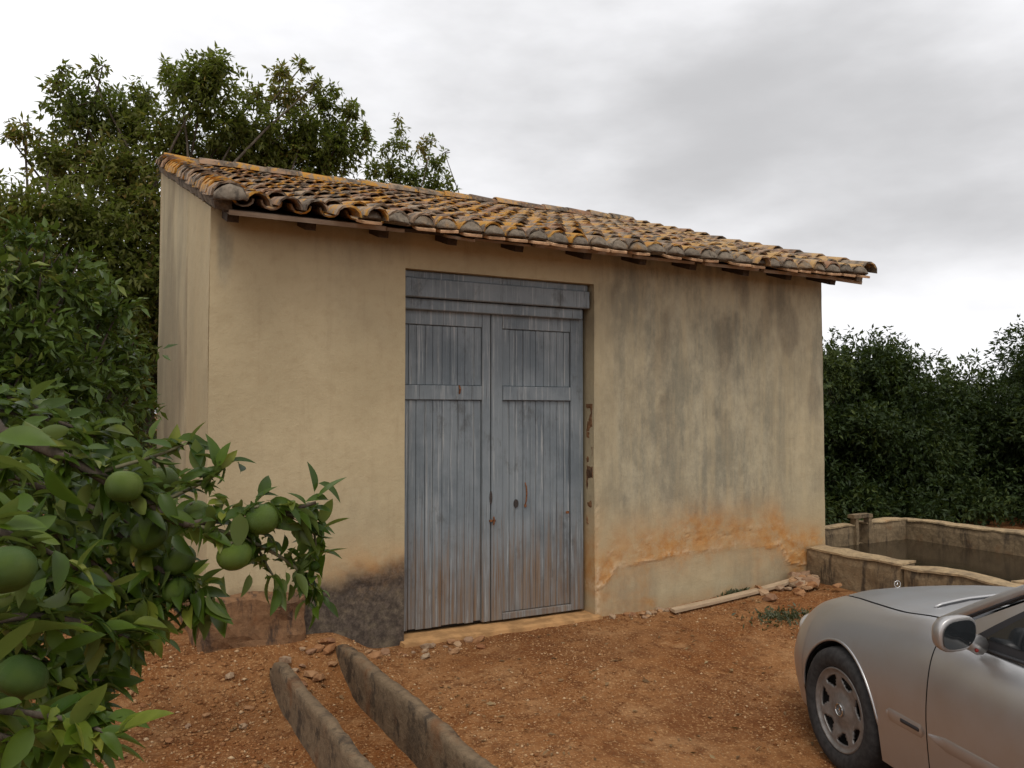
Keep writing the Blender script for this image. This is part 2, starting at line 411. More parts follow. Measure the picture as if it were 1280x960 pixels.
for k in range(42000):
    x = random.uniform(-2.0, 5.6); y = -4.3 + 4.5 * random.random() ** .7
    w = .50 + 1.3 * fbm(x * 1.2, y * 1.2, 5, 3)
    if x < 1.4: w += .4
    if y > -.35 and x > .9: w += .7
    if random.random() > w or not clear_of(x, y): continue
    r = .0035 + .010 * random.random() ** 3 + (.008 if (x < .3 and random.random() < .25) else 0)
    gp.append((x, y, ground_at(x, y) + r * .15)); gs_.append(r)
tag(link('gravel', pebble_mesh('gravel', np.array(gp), np.array(gs_), M['gravel'])), 'small pale stones scattered over the red earth', 'gravel', kind='stuff')

# ================================================================== shed
WID, DEP = 5.40, 3.40
DX0, DX1, DZ = 1.29, 2.86, 2.60
EAVE_Y, EAVE_Z, SLOPE = -.36, 2.795, math.atan(.320)
def roof_z(y, n=0.0): return EAVE_Z + (y - EAVE_Y) * math.tan(SLOPE) + n / math.cos(SLOPE)
shed = thing('farm_shed', (0, 0, 0), 'small plastered farm shed with tiled lean-to roof and tall blue-grey double doors', 'shed')

def stain_front(x, z):
    n = fbm(x * 1.7, z * 1.7, 1.1); n2 = fbm(x * 5, z * 5, 4.2)
    orange = mould = grey = white = 0.0
    if x >= DX1 - 1e-5:
        grey = .50 + .50 * float(sstep(2.9, 3.15, x)) + .35 * fbm(x * .9, z * .35, 8.8)
        grey *= float(sstep(.45, .95, z + .15 * n)) * .9 + .12
        grey *= 1 - .45 * float(sstep(4.4, 5.3, x + .2 * n)) * float(sstep(2.2, 1.2, z))
        # damp band over the failing render
        zc = float(np.interp(x, [2.93, 3.06, 3.6, 4.25, 4.84, 4.92, 5.1], [.23, .37, .43, .44, .42, .27, .22])) + .025 * n2
        orange = max(float(np.exp(-((z - zc - .08) / .24) ** 2)) * (.85 + .5 * n), .75 * float(sstep(.35, .0, x - DX1)) * float(sstep(1.0, .2, z)) * (.8 + n))
        orange = max(orange, .55 * float(sstep(.16, .02, z)))
        orange += .25 * float(sstep(.9, .5, z)) * max(0, n * 2)
        white = .55 * float(np.exp(-((z - zc) / .03) ** 2)) * float(sstep(-.05, .3, n2 + .6 * fbm(x * 2.3, z * 2, 3.1))) + .45 * float(np.exp(-((z - zc - .17 - .06 * n) / .014) ** 2)) * float(sstep(.1, .35, n2))
        white += .8 * float(np.exp(-((x - DX1 - .03) / .018) ** 2)) * float(sstep(.05, .3, n2 + .2)) * float(sstep(1.3, .3, z))
        if z < zc - .02: grey = max(grey, .45 + .4 * n); orange *= .5 + 1.2 * max(0, n2)
        mould = .35 * float(sstep(.12, .45, fbm(x * 3, z * 1.5, 9.7))) * float(sstep(1.2, 1.8, z))
    elif x <= DX0 + 1e-5:
        m = float(sstep(.62, .34, z + .18 * n + .08 * n2)) * float(sstep(.42, .62, x + .1 * n))
        mould = m
        orange = float(np.exp(-((z - .52 - .1 * n) / .13) ** 2)) * float(sstep(.45, 1.2, x)) * .9
        orange = max(orange, .45 * float(sstep(.6, .1, z)) * (1 - m))
        d = math.hypot((x - .10 - .05 * n) / .05, (z - 2.60) / .22)            # old leak by the corner
        grey = .75 * float(sstep(1.3, .6, d)) + .10 * max(0, n) * 2
        grey += .5 * float(sstep(2.58, 2.80, z + .1 * n)) * float(sstep(.2, .6, x))
        white = 0
    else:
        grey = .25 * max(0, n)
    return [min(1, max(0, q)) for q in (orange, mould, grey, white)]

def stain_side(y, z):
    n = fbm(y * 1.7, z * .8, 21.1); g = .15
    g += .30 * float(sstep(1.0, 1.3, y)) + .15 * fbm(y * 1.5, z * .6, 5)
    mo = .5 * float(np.exp(-((y - 1.15 - .05 * n) / .06) ** 2)) * float(sstep(-.1, .3, fbm(y * 2, z * .9, 2.2))) + .4 * float(sstep(1.1, 1.5, y)) * float(sstep(-.2, .4, fbm(y * 1.1, z * .6, 7.7)))
    return [min(1, max(0, q)) for q in (.25 * float(sstep(.9, .2, z)) + .12 * max(0, n), mo, g, 0)]

def wall_grid(name, ua, za, to_world, top, stain, hole=None, back=None):
    """a wall face as an uneven grid; the rim of the face and of its opening is carried back by the wall's thickness"""
    bm = bmesh.new(); lay = bm.verts.layers.float_color.new('stain'); vs = {}
    for i, u in enumerate(ua):
        for k, z in enumerate(za):
            zz = min(z, top(u)) if k < len(za) - 1 else top(u)
            v = bm.verts.new(to_world(u, zz)); v[lay] = stain(u, zz); vs[i, k] = v
    for i in range(len(ua) - 1):
        for k in range(len(za) - 1):
            if hole and hole[0] - 1e-4 <= ua[i] and ua[i + 1] <= hole[1] + 1e-4 and za[k + 1] <= hole[2] + 1e-4: continue
            try: bm.faces.new((vs[i, k], vs[i + 1, k], vs[i + 1, k + 1], vs[i, k + 1]))
            except ValueError: pass
    for v in [v for v in bm.verts if not v.link_faces]: bm.verts.remove(v)
    rim = [e for e in bm.edges if e.is_boundary]
    r = bmesh.ops.extrude_edge_only(bm, edges=rim)
    for v in r['geom']:
        if isinstance(v, bmesh.types.BMVert): v.co = back(v.co)
    bmesh.ops.recalc_face_normals(bm, faces=bm.faces[:])
    m = bpy.data.meshes.new(name); bm.to_mesh(m); bm.free(); m.materials.append(M['plaster'])
    return m

def rel(u, z, s):
    return .010 * fbm(u * .8, z * .8, s, 2) + .0035 * fbm(u * 5, z * 5, s + 3, 3)
def front_pt(x, z):
    d = rel(x, z, 0)
    if x > DX1:
        zc = float(np.interp(x, [2.86, 2.93, 3.06, 3.6, 4.25, 4.84, 4.92, 5.1, 5.4], [.2, .23, .37, .43, .44, .42, .27, .22, .2])) + .025 * fbm(x * 5, z * 5, 4.2)
        d -= .006 * float(np.exp(-((z - zc) / .018) ** 2)) * float(sstep(-.2, .25, fbm(x * 2.3, z * 2, 3.1) + .5 * fbm(x * 7, z * 7, 1.9)))              # lifted lip of render
        d += .003 * float(sstep(zc, zc - .05, z)) * (1 + fbm(x * 3, z * 3, 6.6))
        d += .005 * float(np.exp(-((z - zc - .12) / .05) ** 2)) * float(sstep(.05, .3, fbm(x * 4, z * 6, 6.1)))
        edge = float(np.exp(-((x - DX1) / .03) ** 2)) * float(sstep(1.4, .9, z)); d += .02 * edge * (0.5 + fbm(x * 9, z * 9, 1.7))
    if x < DX0: d += .012 * float(sstep(.45, .35, z + .1 * fbm(x * 1.7, z * 1.7, 1.1)))
    return Vector((x, d, z))
ux = np.concatenate([np.linspace(0, DX0, 44), np.linspace(DX0, DX1, 22)[1:], np.linspace(DX1, WID, 95)[1:]])
uz = np.concatenate([np.linspace(-.4, .7, 56), np.linspace(.7, DZ, 50)[1:], np.linspace(DZ, roof_z(0, -.03), 9)[1:]])
fm = wall_grid('front_wall', ux, uz, front_pt, lambda u: uz[-1], stain_front, (DX0, DX1, DZ), lambda c: Vector((c.x, .28, c.z)))
fm.polygons.foreach_set('use_smooth', np.zeros(len(fm.polygons), bool))
link('wall', fm, shed)
uy = np.linspace(.0, DEP, 60); uzs = np.linspace(-.4, 4.0, 80)
def side_pt(y, z): return Vector((.012 * fbm(y * .7, z * .7, 7, 2) + .012 * float(np.exp(-((y - 1.15) / .02) ** 2)), y + .004, z))
topside = lambda y: roof_z(y, -.03)
sm_ = wall_grid('side_wall', uy, uzs, side_pt, topside, stain_side, None, lambda c: Vector((.26, min(max(c.y, .29), DEP - .02), c.z))); link('wall', sm_, shed)
link('wall', wall_grid('right_wall', np.linspace(0, DEP, 30), np.linspace(-.4, 4.0, 40), lambda y, z: Vector((WID - rel(y, z, 11), y + .004, z)), topside, lambda y, z: [.1, .15, .6, 0], None, lambda c: Vector((WID - .26, min(max(c.y, .29), DEP - .02), c.z))), shed)
link('wall', wall_grid('back_wall', np.linspace(.0, WID, 30), np.linspace(-.4, roof_z(DEP, -.03), 30), lambda x, z: Vector((x, DEP + rel(x, z, 15), z)), lambda u: roof_z(DEP, -.03), lambda x, z: [.1, .2, .5, 0], None, lambda c: Vector((min(max(c.x, .27), WID - .27), DEP - .25, c.z))), shed)
# rough footing that sticks out under the render by the corner
v, f = rough_box(-.05, .60, -.09, .06, -.3, .45, .045, .032, 6, 2.0, .018); part('footing', v, f, M['footing'], shed)
v, f = rough_box(-.06, .05, .07, 1.8, -.3, .44, .08, .02, 6, 3.0, .012); part('footing', v, f, M['footing'], shed)
v, f = rough_box(DX1 - .0005, DX1 + .03, .030, .108, .72, 1.66, .018, .011, 13, 3.7); part('bared_masonry', v, f, M['footing'], shed)      # where the render has fallen off the reveal
# door step
v, f = rough_box(DX0 - .03, DX1 + .03, -.075, .24, -.12, .03, .05, .004, 8, 5., .006); part('door_step', v, f, M['sill'], shed)
# header boards above the doors
for (x0, x1, y0, y1, z0, z1) in ((DX0 + .004, DX1 - .02, .055, .10, 2.545, 2.597), (DX0 + .004, DX1 - .025, .02, .075, 2.408, 2.542), (DX0 + .004, DX1 - .06, .065, .145, 2.326, 2.404)):
    v, f = box(x0, x1, y0, y1, z0, z1, .006); part('header_board', v, f, M['paint'], shed)
v, f = box(DX0 + .002, DX1 - .002, .1465, .17, 2.345, 2.595); part('header_backing', v, f, M['dark'], shed)
# door leaves
def leaf(x0, x1, st_l, st_r, tilt):
    v, f = box(x0, x1, .150, .175, .045, 2.335); d = part('door_leaf', v, f, M['dark'], shed)
    def bd(name, a, b, z0, z1, y, th=.03):
        v, f = box(a, b, y, y + th, z0, z1, .0035); return part(name, v, f, M['paint'], d)
    yr = .112
    if st_l: bd('stile', x0, x0 + st_l, .05, 2.33, yr, .04)
    if st_r: bd('stile', x1 - st_r, x1, .05, 2.33, yr, .04)
    a, b = x0 + st_l + .002, x1 - st_r - .002
    bd('rail', a, b, 2.225, 2.338, yr + .003, .04); bd('rail', a, b, 1.685, 1.79, yr - .004 if st_l else yr + .002, .045)
    if st_l: bd('rail', a, b, .05, .098, yr - .003, .045)
    n = 10; w = (b - a) / n; cuts = [a + w * k + (random.uniform(-.006, .006) if 0 < k < n else 0) for k in range(n + 1)]
    zb = .10 if st_l else .052
    for k in range(n):
        g = .0006 + random.random() * .001
        bd('plank', cuts[k] + g, cuts[k + 1] - g, 1.792, 2.222, yr + .016 + random.uniform(-.002, .003), .022)
        zb2 = zb + (random.random() * .012 if not st_l else .001)
        bd('plank', cuts[k] + g, cuts[k + 1] - g, zb2, 1.683, yr + .016 + random.uniform(-.002, .004), .022)
    return d
dl = leaf(DX0 + .006, 2.008, 0, .066, 0); dr = leaf(2.018, DX1 - .03, .092, .115, 0)
# worn keyhole, rusty pull, latch and bolt scar
def disc(cx, cy, cz, rx, rz, th, seg=14):
    V = [(cx + rx * math.cos(2 * math.pi * k / seg), cy + s, cz + rz * math.sin(2 * math.pi * k / seg)) for s in (0, th) for k in range(seg)]
    F = [tuple(range(seg))[::-1], tuple(range(seg, 2 * seg))] + [(k, (k + 1) % seg, seg + (k + 1) % seg, seg + k) for k in range(seg)]
    return np.array(V), F
v, f = disc(2.232, .1215, .905, .020, .032, .012); part('keyhole_plate', v, f, M['iron'], dr)
v, f = joinvf([tube([(2.312, .128, 1.06), (2.314, .112, 1.03), (2.316, .108, .98), (2.312, .112, .92), (2.310, .128, .88)], [.004, .0055, .006, .0055, .004], 6), disc(2.312, .119, .885, .010, .014, .012, 8)])
part('pull_handle', v, f, M['rust'], dr)
v, f = joinvf([box(1.998, 2.05, .103, .113, .782, .798, .002), tube([(2.03, .10, .76), (2.03, .09, .80), (2.03, .10, .82)], .006, 6)]); part('latch', v, f, M['rust'], dr)
v, f = box(2.665, 2.695, .105, .113, .805, .825, .003); part('hinge_scar', v, f, M['rust'], dr)
v, f = joinvf([tube([(1.755, .118, 1.79), (1.755, .098, 1.765), (1.757, .118, 1.73)], .007, 6)]); part('pull_handle', v, f, M['rust'], dl)
v, f = disc(2.012, .108, .96, .012, .05, .012, 10); part('keyhole_plate', v, f, M['iron'], dl)

# ------------------------------------------------------------------ roof
RL = 3.99; EX0, EX1 = .0, 5.57
ca, sa = math.cos(SLOPE), math.sin(SLOPE)
def rp(x, s, n=0.0): return Vector((x, EAVE_Y + s * ca - n * sa, EAVE_Z + s * sa + n * ca))
def sag(x, s): return .012 * fbm(x * .6, s * .8, 2.2, 2) - .018 * math.sin(math.pi * (x / 5.6)) * (1 - s / RL) * .8
v = [rp(x, s, n) for n in (-.03, -.008) for (x, s) in ((EX0 + .03, .06), (EX1 - .05, .06), (EX1 - .05, RL), (EX0 + .03, RL))]
roof = part('roof', v, [(3, 2, 1, 0), (4, 5, 6, 7), (0, 1, 5, 4), (1, 2, 6, 5), (2, 3, 7, 6), (3, 0, 4, 7)], M['rafter'], shed)
for k, x in enumerate([.10, .56, 1.06, 1.55, 2.08, 2.62, 3.15, 3.68, 4.22, 4.75, 5.25]):
    w = .034; h = .06; jx = random.uniform(-.02, .02); s0 = .10 + random.uniform(-.03, .04)
    v = [rp(x + jx + a * w, s, n) for n in (-.031 - h, -.031) for (a, s) in ((-1, s0), (1, s0), (1, RL - .05), (-1, RL - .05))]
    part('rafter', v, [(3, 2, 1, 0), (4, 5, 6, 7), (0, 1, 5, 4), (1, 2, 6, 5), (2, 3, 7, 6), (3, 0, 4, 7)], M['rafter'], roof)
# broken lengths of eave board under the first tiles
for (a, b, s, dn, th) in ((.06, 1.03, .015, -.010, .028), (1.04, 1.16, .03, -.012, .022), (1.45, 1.66, .0, -.016, .018), (1.68, 2.12, .05, -.022, .016), (2.14, 2.98, .012, -.012, .026), (3.02, 3.62, .05, -.02, .022), (3.70, 4.28, .02, -.012, .024), (4.34, 5.20, .02, -.014, .028), (5.22, 5.58, .05, -.02, .03)):
    t = random.uniform(-.012, .006)
    v = [rp(x, q, n + (t if x == b else 0)) for n in (dn - th, dn) for (x, q) in ((a, s), (b, s), (b, s + .11), (a, s + .11))]
    part('eave_board', v, [(3, 2, 1, 0), (4, 5, 6, 7), (0, 1, 5, 4), (1, 2, 6, 5), (2, 3, 7, 6), (3, 0, 4, 7)], M['board'], roof)

def tile_vf(w0, w1, h0, h1, ln, th, seg=6, seed=0):
    """barrel tile: arch up, length along +y from the low (wide) end"""
    V = []; F = []; g = random.Random(seed)
    rows = [(0, w0, h0), (ln, w1, h1)]
    for (y, w, h) in rows:
        for off in (0, th):
            for k in range(seg + 1):
                t = math.pi * k / seg; V.append((-(w / 2 - off) * math.cos(t), y + (g.uniform(-.006, .006) if y == 0 else 0), (h - off) * math.sin(t) + g.uniform(-.0012, .0012)))
    s1 = seg + 1; o0, i0, o1, i1 = 0, s1, 2 * s1, 3 * s1
    for k in range(seg):
        F.append((o0 + k, o0 + k + 1, o1 + k + 1, o1 + k)); F.append((i0 + k + 1, i0 + k, i1 + k, i1 + k + 1))
    n_s = len(F); b = len(V); V += V[:4 * s1]
    for k in range(seg):
        F.append((b + o0 + k + 1, b + o0 + k, b + i0 + k, b + i0 + k + 1)); F.append((b + o1 + k, b + o1 + k + 1, b + i1 + k + 1, b + i1 + k))
    F.append((b + o0, b + o1, b + i1, b + i0)); F.append((b + o0 + seg, b + i0 + seg, b + i1 + seg, b + o1 + seg))
    return np.array(V), F, n_s
def tile_mesh(name, *a, **k):
    V, F, n_s = tile_vf(*a, **k); m = me_np(name, V, F, M['tile'])
    for q in range(n_s): m.polygons[q].use_smooth = True
    return m
covers = [tile_mesh('cover_tile', .152 + .006 * (q % 3), .118, .070 + .004 * (q % 2), .054, .42, .013, seed=q) for q in range(6)]
pans = []
for q in range(2):
    V, F, n_s = tile_vf(.132, .155, .056, .064, .42, .012, seed=9 + q); V[:, 2] *= -1; V[:, 2] += .066
    m = me_np('pan_tile', V, [t[::-1] for t in F], M['tile']); [setattr(m.polygons[z], 'use_smooth', True) for z in range(n_s)]; pans.append(m)
rakes = [tile_mesh('rake_tile', .205, .175, .088, .074, .36, .014, seed=20 + q) for q in range(3)]
JT = []          # the tiles of the far rows, joined
def place(mesh, x, s, n, tilt=-.045, yaw=0., roll=0., joined=False):
    loc = rp(x, s, n + sag(x, s)); eu = Euler((SLOPE + tilt, roll, yaw), 'XYZ')
    if joined: JT.append((mesh, Matrix.Translation(loc) @ eu.to_matrix().to_4x4())); return None
    return link('roof_tile', mesh, roof, loc, eu)
NC, EXPO = 31, .302; PX = (EX1 - EX0 - .22) / NC
for c in range(NC + 1):
    for r in range(13):
        place(pans[r % 2], .13 + (c - .0) * PX + u(-.006, .006) + .0, r * EXPO - .015 + u(-.015, .015) + (.03 if r == 0 else 0), .004, -.03, u(-.03, .03), 0, joined=(r > 0))
for c in range(NC):
    for r in range(13):
        sl = r * EXPO - .045 + u(-.022, .022) - (u(.03, .09) if random.random() < .06 else 0)
        place(covers[random.randrange(6)], .13 + (c + .5) * PX + u(-.01, .01), sl, .048 + u(-.004, .008), -.045 + u(-.012, .012), random.gauss(0, .045), random.gauss(0, .07), joined=(r > 6))
for k in range(19):                                   # tiles down the near verge
    place(rakes[k % 3], EX0 + .045 + u(-.008, .008), -.03 + k * .205, .075 + u(-.004, .006), -.06, u(-.03, .03), -.10)
for k in range(14):                                   # far verge
    place(rakes[k % 3], EX1 - .03 + u(-.008, .008), -.03 + k * .285, .062 + u(-.004, .006), -.05, u(-.03, .03), .10)
for k in range(17):                                   # top course laid along the upper edge
    x = .02 + k * .335; loc = rp(x, RL + .0, .085 + u(-.006, .008) + sag(x, RL))
    link('roof_tile', rakes[k % 3], roof, loc, Euler((0 + u(-.03, .03), -.03 + u(-.02, .02), R(-90) + u(-.04, .04)), 'XYZ'))
V = []; F = []; rv = []; o = 0
for mesh, mt in JT:
    vv = np.array([mt @ q.co for q in mesh.vertices]); V.append(vv); F += [tuple(i + o for i in p.vertices) for p in mesh.polygons]; o += len(vv); rv += [random.random()] * len(vv)
jm = me_np('roof_tiles', np.concatenate(V), F, M['tile_j']); a_ = jm.attributes.new('rnd', 'FLOAT', 'POINT'); a_.data.foreach_set('value', np.array(rv, np.float32))
tag(link('tile_courses', jm, roof), kind='stuff')
# mortar in the mouths of the tiles, with the brick slips below
def plug_mesh(seed):
    g = random.Random(seed); V = []; F = []; seg = 8
    for ring, (sc, dy) in enumerate(((1.0, .06), (1.06, -.008), (.86, -.045), (.4, -.062))):
        for k in range(seg + 1):
            t = math.pi * k / seg; V.append((-.070 * sc * math.cos(t) + g.uniform(-.003, .003), dy + g.uniform(-.006, .006) - .02 * (1 - math.sin(t)), .068 * sc * math.sin(t) - .016 + g.uniform(-.006, .004)))
    for r in range(3):
        for k in range(seg): q = r * (seg + 1) + k; F.append((q, q + 1, q + seg + 2, q + seg + 1))
    F.append(tuple(range(3 * (seg + 1), 4 * (seg + 1)))); F.append((0, seg + 1, 2 * (seg + 1), 3 * (seg + 1), 4 * (seg + 1) - 1, 3 * (seg + 1) - 1, 2 * (seg + 1) - 1, seg))
    return me_np('mortar_plug', V, [t[::-1] for t in F], M['mortar'], True)
plugs = [plug_mesh(q) for q in range(3)]
bv, bf = box(-.062, .062, -.075, .06, -.010, .010, .003); slips = me_np('brick_slip', bv, bf, M['brick'])
for c in range(4, NC):
    x = .13 + (c + .5) * PX
    link('mortar_plug', plugs[c % 3], roof, rp(x + u(-.006, .006), -.025 + u(-.01, .01), .046 + sag(x, 0)), Euler((SLOPE - .25 + u(-.1, .1), u(-.1, .1), u(-.1, .1))))
    if random.random() < .85: link('brick_slip', slips, roof, rp(x + u(-.02, .02), -.02 + u(-.02, .01), .020 + sag(x, 0)), Euler((SLOPE + u(-.05, .05), u(-.06, .06), u(-.12, .12))))
link('mortar_plug', plug_mesh(8), roof, rp(.045, -.03, .075), Euler((SLOPE - .1, -.1, 0))).scale = (1.3, 1.1, 1.2)
v, f = rough_box(-.03, .085, .05, RL, -.025, .085, .05, .014, 9, 8., .012); v = np.array([rp(*q)[:] for q in v]); part('mortar_band', v, f, M['mortar'], roof)
v, f = rough_box(EX1 - .10, EX1 - .02, 0.03, RL, -.03, .06, .06, .008, 9, 9.); v = np.array([rp(*q)[:] for q in v]); part('mortar_band', v, f, M['mortar'], roof)
v, f = rough_box(EX0 + .02, EX1 - .03, RL - .06, RL + .05, -.05, .10, .07, .008, 9, 10.); v = np.array([rp(*q)[:] for q in v]); part('mortar_band', v, f, M['mortar'], roof)

# ================================================================== channel walls, tank, loose things
def kerb(xc, th, y0, y1, z0, z1, seed, label):
    v, f = rough_box(xc - th / 2, xc + th / 2, y0, y1, z0, z1, .035, .006, 8, seed, .004)
    for q in v:
        if q[2] > z1 - .06: q[2] += .022 * fbm(q[1] * 3.1, seed, 0, 4) - .09 * float(sstep(y1 - .16, y1, q[1])) ** 2
    solo('channel_kerb', v, f, M['kerb'], (xc, (y0 + y1) / 2, z0), label, 'concrete kerb', None, True)
kerb(KL, .062, -4.4, -.34, -.35, .15, 1.3, 'worn concrete slab edging the earth channel on its side towards the orange tree')
kerb(KR, .068, -4.4, -.12, -.35, .14, 4.4, 'worn concrete slab edging the earth channel on its side towards the door step')

tank = thing('water_tank', (6.4, -.5, 0), 'low rectangular concrete water tank built against the shed wall', 'water tank')
TX0, TX1, TY0, TY1, TZ = 5.13, 7.75, -1.95, .92, .37
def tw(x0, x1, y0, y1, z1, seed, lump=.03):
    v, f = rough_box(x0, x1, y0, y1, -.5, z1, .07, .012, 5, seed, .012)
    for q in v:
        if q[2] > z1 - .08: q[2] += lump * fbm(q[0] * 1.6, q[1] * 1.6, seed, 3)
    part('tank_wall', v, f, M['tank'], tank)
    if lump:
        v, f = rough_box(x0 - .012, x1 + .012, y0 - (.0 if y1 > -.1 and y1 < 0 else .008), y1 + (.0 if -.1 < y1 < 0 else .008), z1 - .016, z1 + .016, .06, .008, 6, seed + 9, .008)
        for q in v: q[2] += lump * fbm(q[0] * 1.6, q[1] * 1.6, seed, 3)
        part('lit_top', v, f, M['lit_top'], tank)  # added cap layer: sky light on the wall tops put into its paler colour
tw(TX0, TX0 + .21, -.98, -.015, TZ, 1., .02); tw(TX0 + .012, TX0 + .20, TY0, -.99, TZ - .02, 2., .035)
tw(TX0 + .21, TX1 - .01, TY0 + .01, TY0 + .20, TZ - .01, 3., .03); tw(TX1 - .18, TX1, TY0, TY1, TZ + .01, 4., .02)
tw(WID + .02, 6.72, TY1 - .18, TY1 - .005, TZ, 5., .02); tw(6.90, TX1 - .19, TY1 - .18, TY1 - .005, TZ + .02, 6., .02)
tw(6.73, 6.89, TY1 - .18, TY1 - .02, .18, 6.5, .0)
for (a, b, c, d, e, g) in ((6.70, 6.75, TY1 - .2, TY1 - .12, .15, .455), (6.90, 6.955, TY1 - .2, TY1 - .12, .15, .455), (6.66, 6.965, TY1 - .21, TY1 - .11, .45, .495)):
    v, f = rough_box(a, b, c, d, e, g, .05, .006, 9, a, .004); part('inlet_frame', v, f, M['tank'], tank)
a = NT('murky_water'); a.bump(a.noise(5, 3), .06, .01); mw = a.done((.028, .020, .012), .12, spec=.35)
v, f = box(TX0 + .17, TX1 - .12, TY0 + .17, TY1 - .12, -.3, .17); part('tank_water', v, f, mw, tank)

def plank_mesh():
    P = [(3.46, -.20), (3.95, -.175), (4.45, -.15), (4.90, -.13)]; V = []; F = []
    for i, (x, y) in enumerate(P):
        z = ground_at(x, y) + .012 + (.025 if i == 3 else .006); w = .03 - .004 * (i == 3)
        for (dy, dz) in ((-w, 0), (w, 0), (w, .022), (-w, .022)): V.append((x, y + dy, z + dz + (.008 if dy > 0 else 0)))
    for i in range(3):
        for k in range(4): F.append((i * 4 + k, (i + 1) * 4 + k, (i + 1) * 4 + (k + 1) % 4, i * 4 + (k + 1) % 4))
    F += [(0, 1, 2, 3), (15, 14, 13, 12)]
    return np.array(V), F
v, f = plank_mesh(); solo('wooden_plank', v, f, M['plank'], (4.2, -.16, .03), 'long pale wooden plank lying along the foot of the shed wall', 'plank')

def stone_mesh(seed):
    bm = bmesh.new(); bmesh.ops.create_icosphere(bm, subdivisions=1, radius=1); g = random.Random(seed)
    for v in bm.verts:
        v.co = v.co + mnoise.noise_vector(v.co * 1.3 + Vector((seed * 3.1, 0, 0))) * .45
        for ax in range(3): v.co[ax] = max(-.75 - .15 * g.random(), min(.75 + .15 * g.random(), v.co[ax]))
    v, f = bm_data(bm); return me_np('rubble_stone', v, f, M['stone'])
stones = [stone_mesh(q) for q in range(6)]
def stone(x, y, r, label, group, lift=0.):
    o = link('rubble_stone', stones[random.randrange(6)], None, (x, y, ground_at(x, y) + r * .28 + lift), (u(-.4, .4), u(-.4, .4), u(0, 6)))
    o.scale = (r * u(.9, 1.4), r * u(.7, 1.1), r * u(.45, .75)); tag(o, label, 'stone', group)
for k in range(34):
    x = 5.02 - abs(random.gauss(0, .25)); y = -.10 - abs(random.gauss(0, .16)); 
    stone(x, y, u(.025, .075), 'broken brick and stone piece in the heap where tank meets shed', 'rubble heap at the tank', max(0, .05 * (1 - abs(x - 4.95) / .3)))
for k in range(22):
    stone(u(2.95, 3.55), -.05 - abs(random.gauss(0, .07)), u(.016, .04), 'small stone at the wall foot between door step and plank', 'stones by the plank')
for k in range(24):
    stone(u(.95, 1.85), -.12 - abs(random.gauss(0, .14)), u(.018, .045), 'small stone lying before the door step', 'stones before the door step')
for k in range(18):
    stone(u(.42, .75), -.12 - abs(random.gauss(0, .25)), u(.015, .05), 'stone lying in the earth channel', 'stones in the channel')
for k in range(46):
    stone(u(-1.2, .28), u(-2.0, -.2), u(.014, .035), 'stone on the red earth beside the channel under the orange tree', 'stones under the orange tree')

# ================================================================== foliage
LEAF2_V = np.array([(0, 0, 0), (.42, .20, .05), (1, 0, -.10), (.42, -.20, .05)]); LEAF2_F = np.array([(0, 1, 2), (0, 2, 3)])
def leaf_fine(w=.22, fold=.35, curl=.25, n=6, twist=0.):
    V = []; F = []
    for i in range(n + 1):
        t = i / n; hw = w * (math.sin(math.pi * min(1, t ** .82 * .98 + .01))) ** .85 if 0 < i < n else .004
        z = -curl * t * t; a = twist * t
        for s in (-1, 0, 1):
            y = s * hw; zz = abs(s) * hw * fold
            V.append((t, y * math.cos(a) - zz * math.sin(a), z + y * math.sin(a) + zz * math.cos(a)))
    for i in range(n):
        for s in (0, 1): q = i * 3 + s; F.append((q, q + 3, q + 4, q + 1))
    b = len(V)                                            # leaf stalk
    V += [(-.12, .008, .01), (-.12, -.008, .01), (.02, -.008, 0), (.02, .008, 0)]; F.append((b, b + 1, b + 2, b + 3))
    return np.array(V), np.array(F)

def basis(D, up, g, spin=.6):
    """rotation matrices whose x is the leaf axis D and z roughly 'up'"""
    X = D / np.linalg.norm(D, axis=1, keepdims=True)
    U = up + g.normal(0, spin, D.shape)
    Z = U - (U * X).sum(1, keepdims=True) * X; Z /= np.linalg.norm(Z, axis=1, keepdims=True) + 1e-9
    Y = np.cross(Z, X)
    return np.stack([X, Y, Z], -1)

def leaf_cloud(name, C, D, size, mat, tv=LEAF2_V, tf=LEAF2_F, seed=0, spin=.6, rnd=None, org=(0, 0, 0)):
    g = np.random.default_rng(seed); B = basis(D, np.array([0, 0, 1.]), g, spin)
    V = np.einsum('nij,kj->nki', B, tv) * size[:, None, None] + C[:, None] - np.array(org)
    F = (tf[None] + (np.arange(len(C)) * len(tv))[:, None, None]).reshape(-1, tf.shape[1])
    m = me_np(name, V.reshape(-1, 3), F, mat)
    r = g.random(len(C)) if rnd is None else rnd
    a = m.attributes.new('rnd', 'FLOAT', 'POINT'); a.data.foreach_set('value', np.repeat(r, len(tv)).astype(np.float32))
    return m

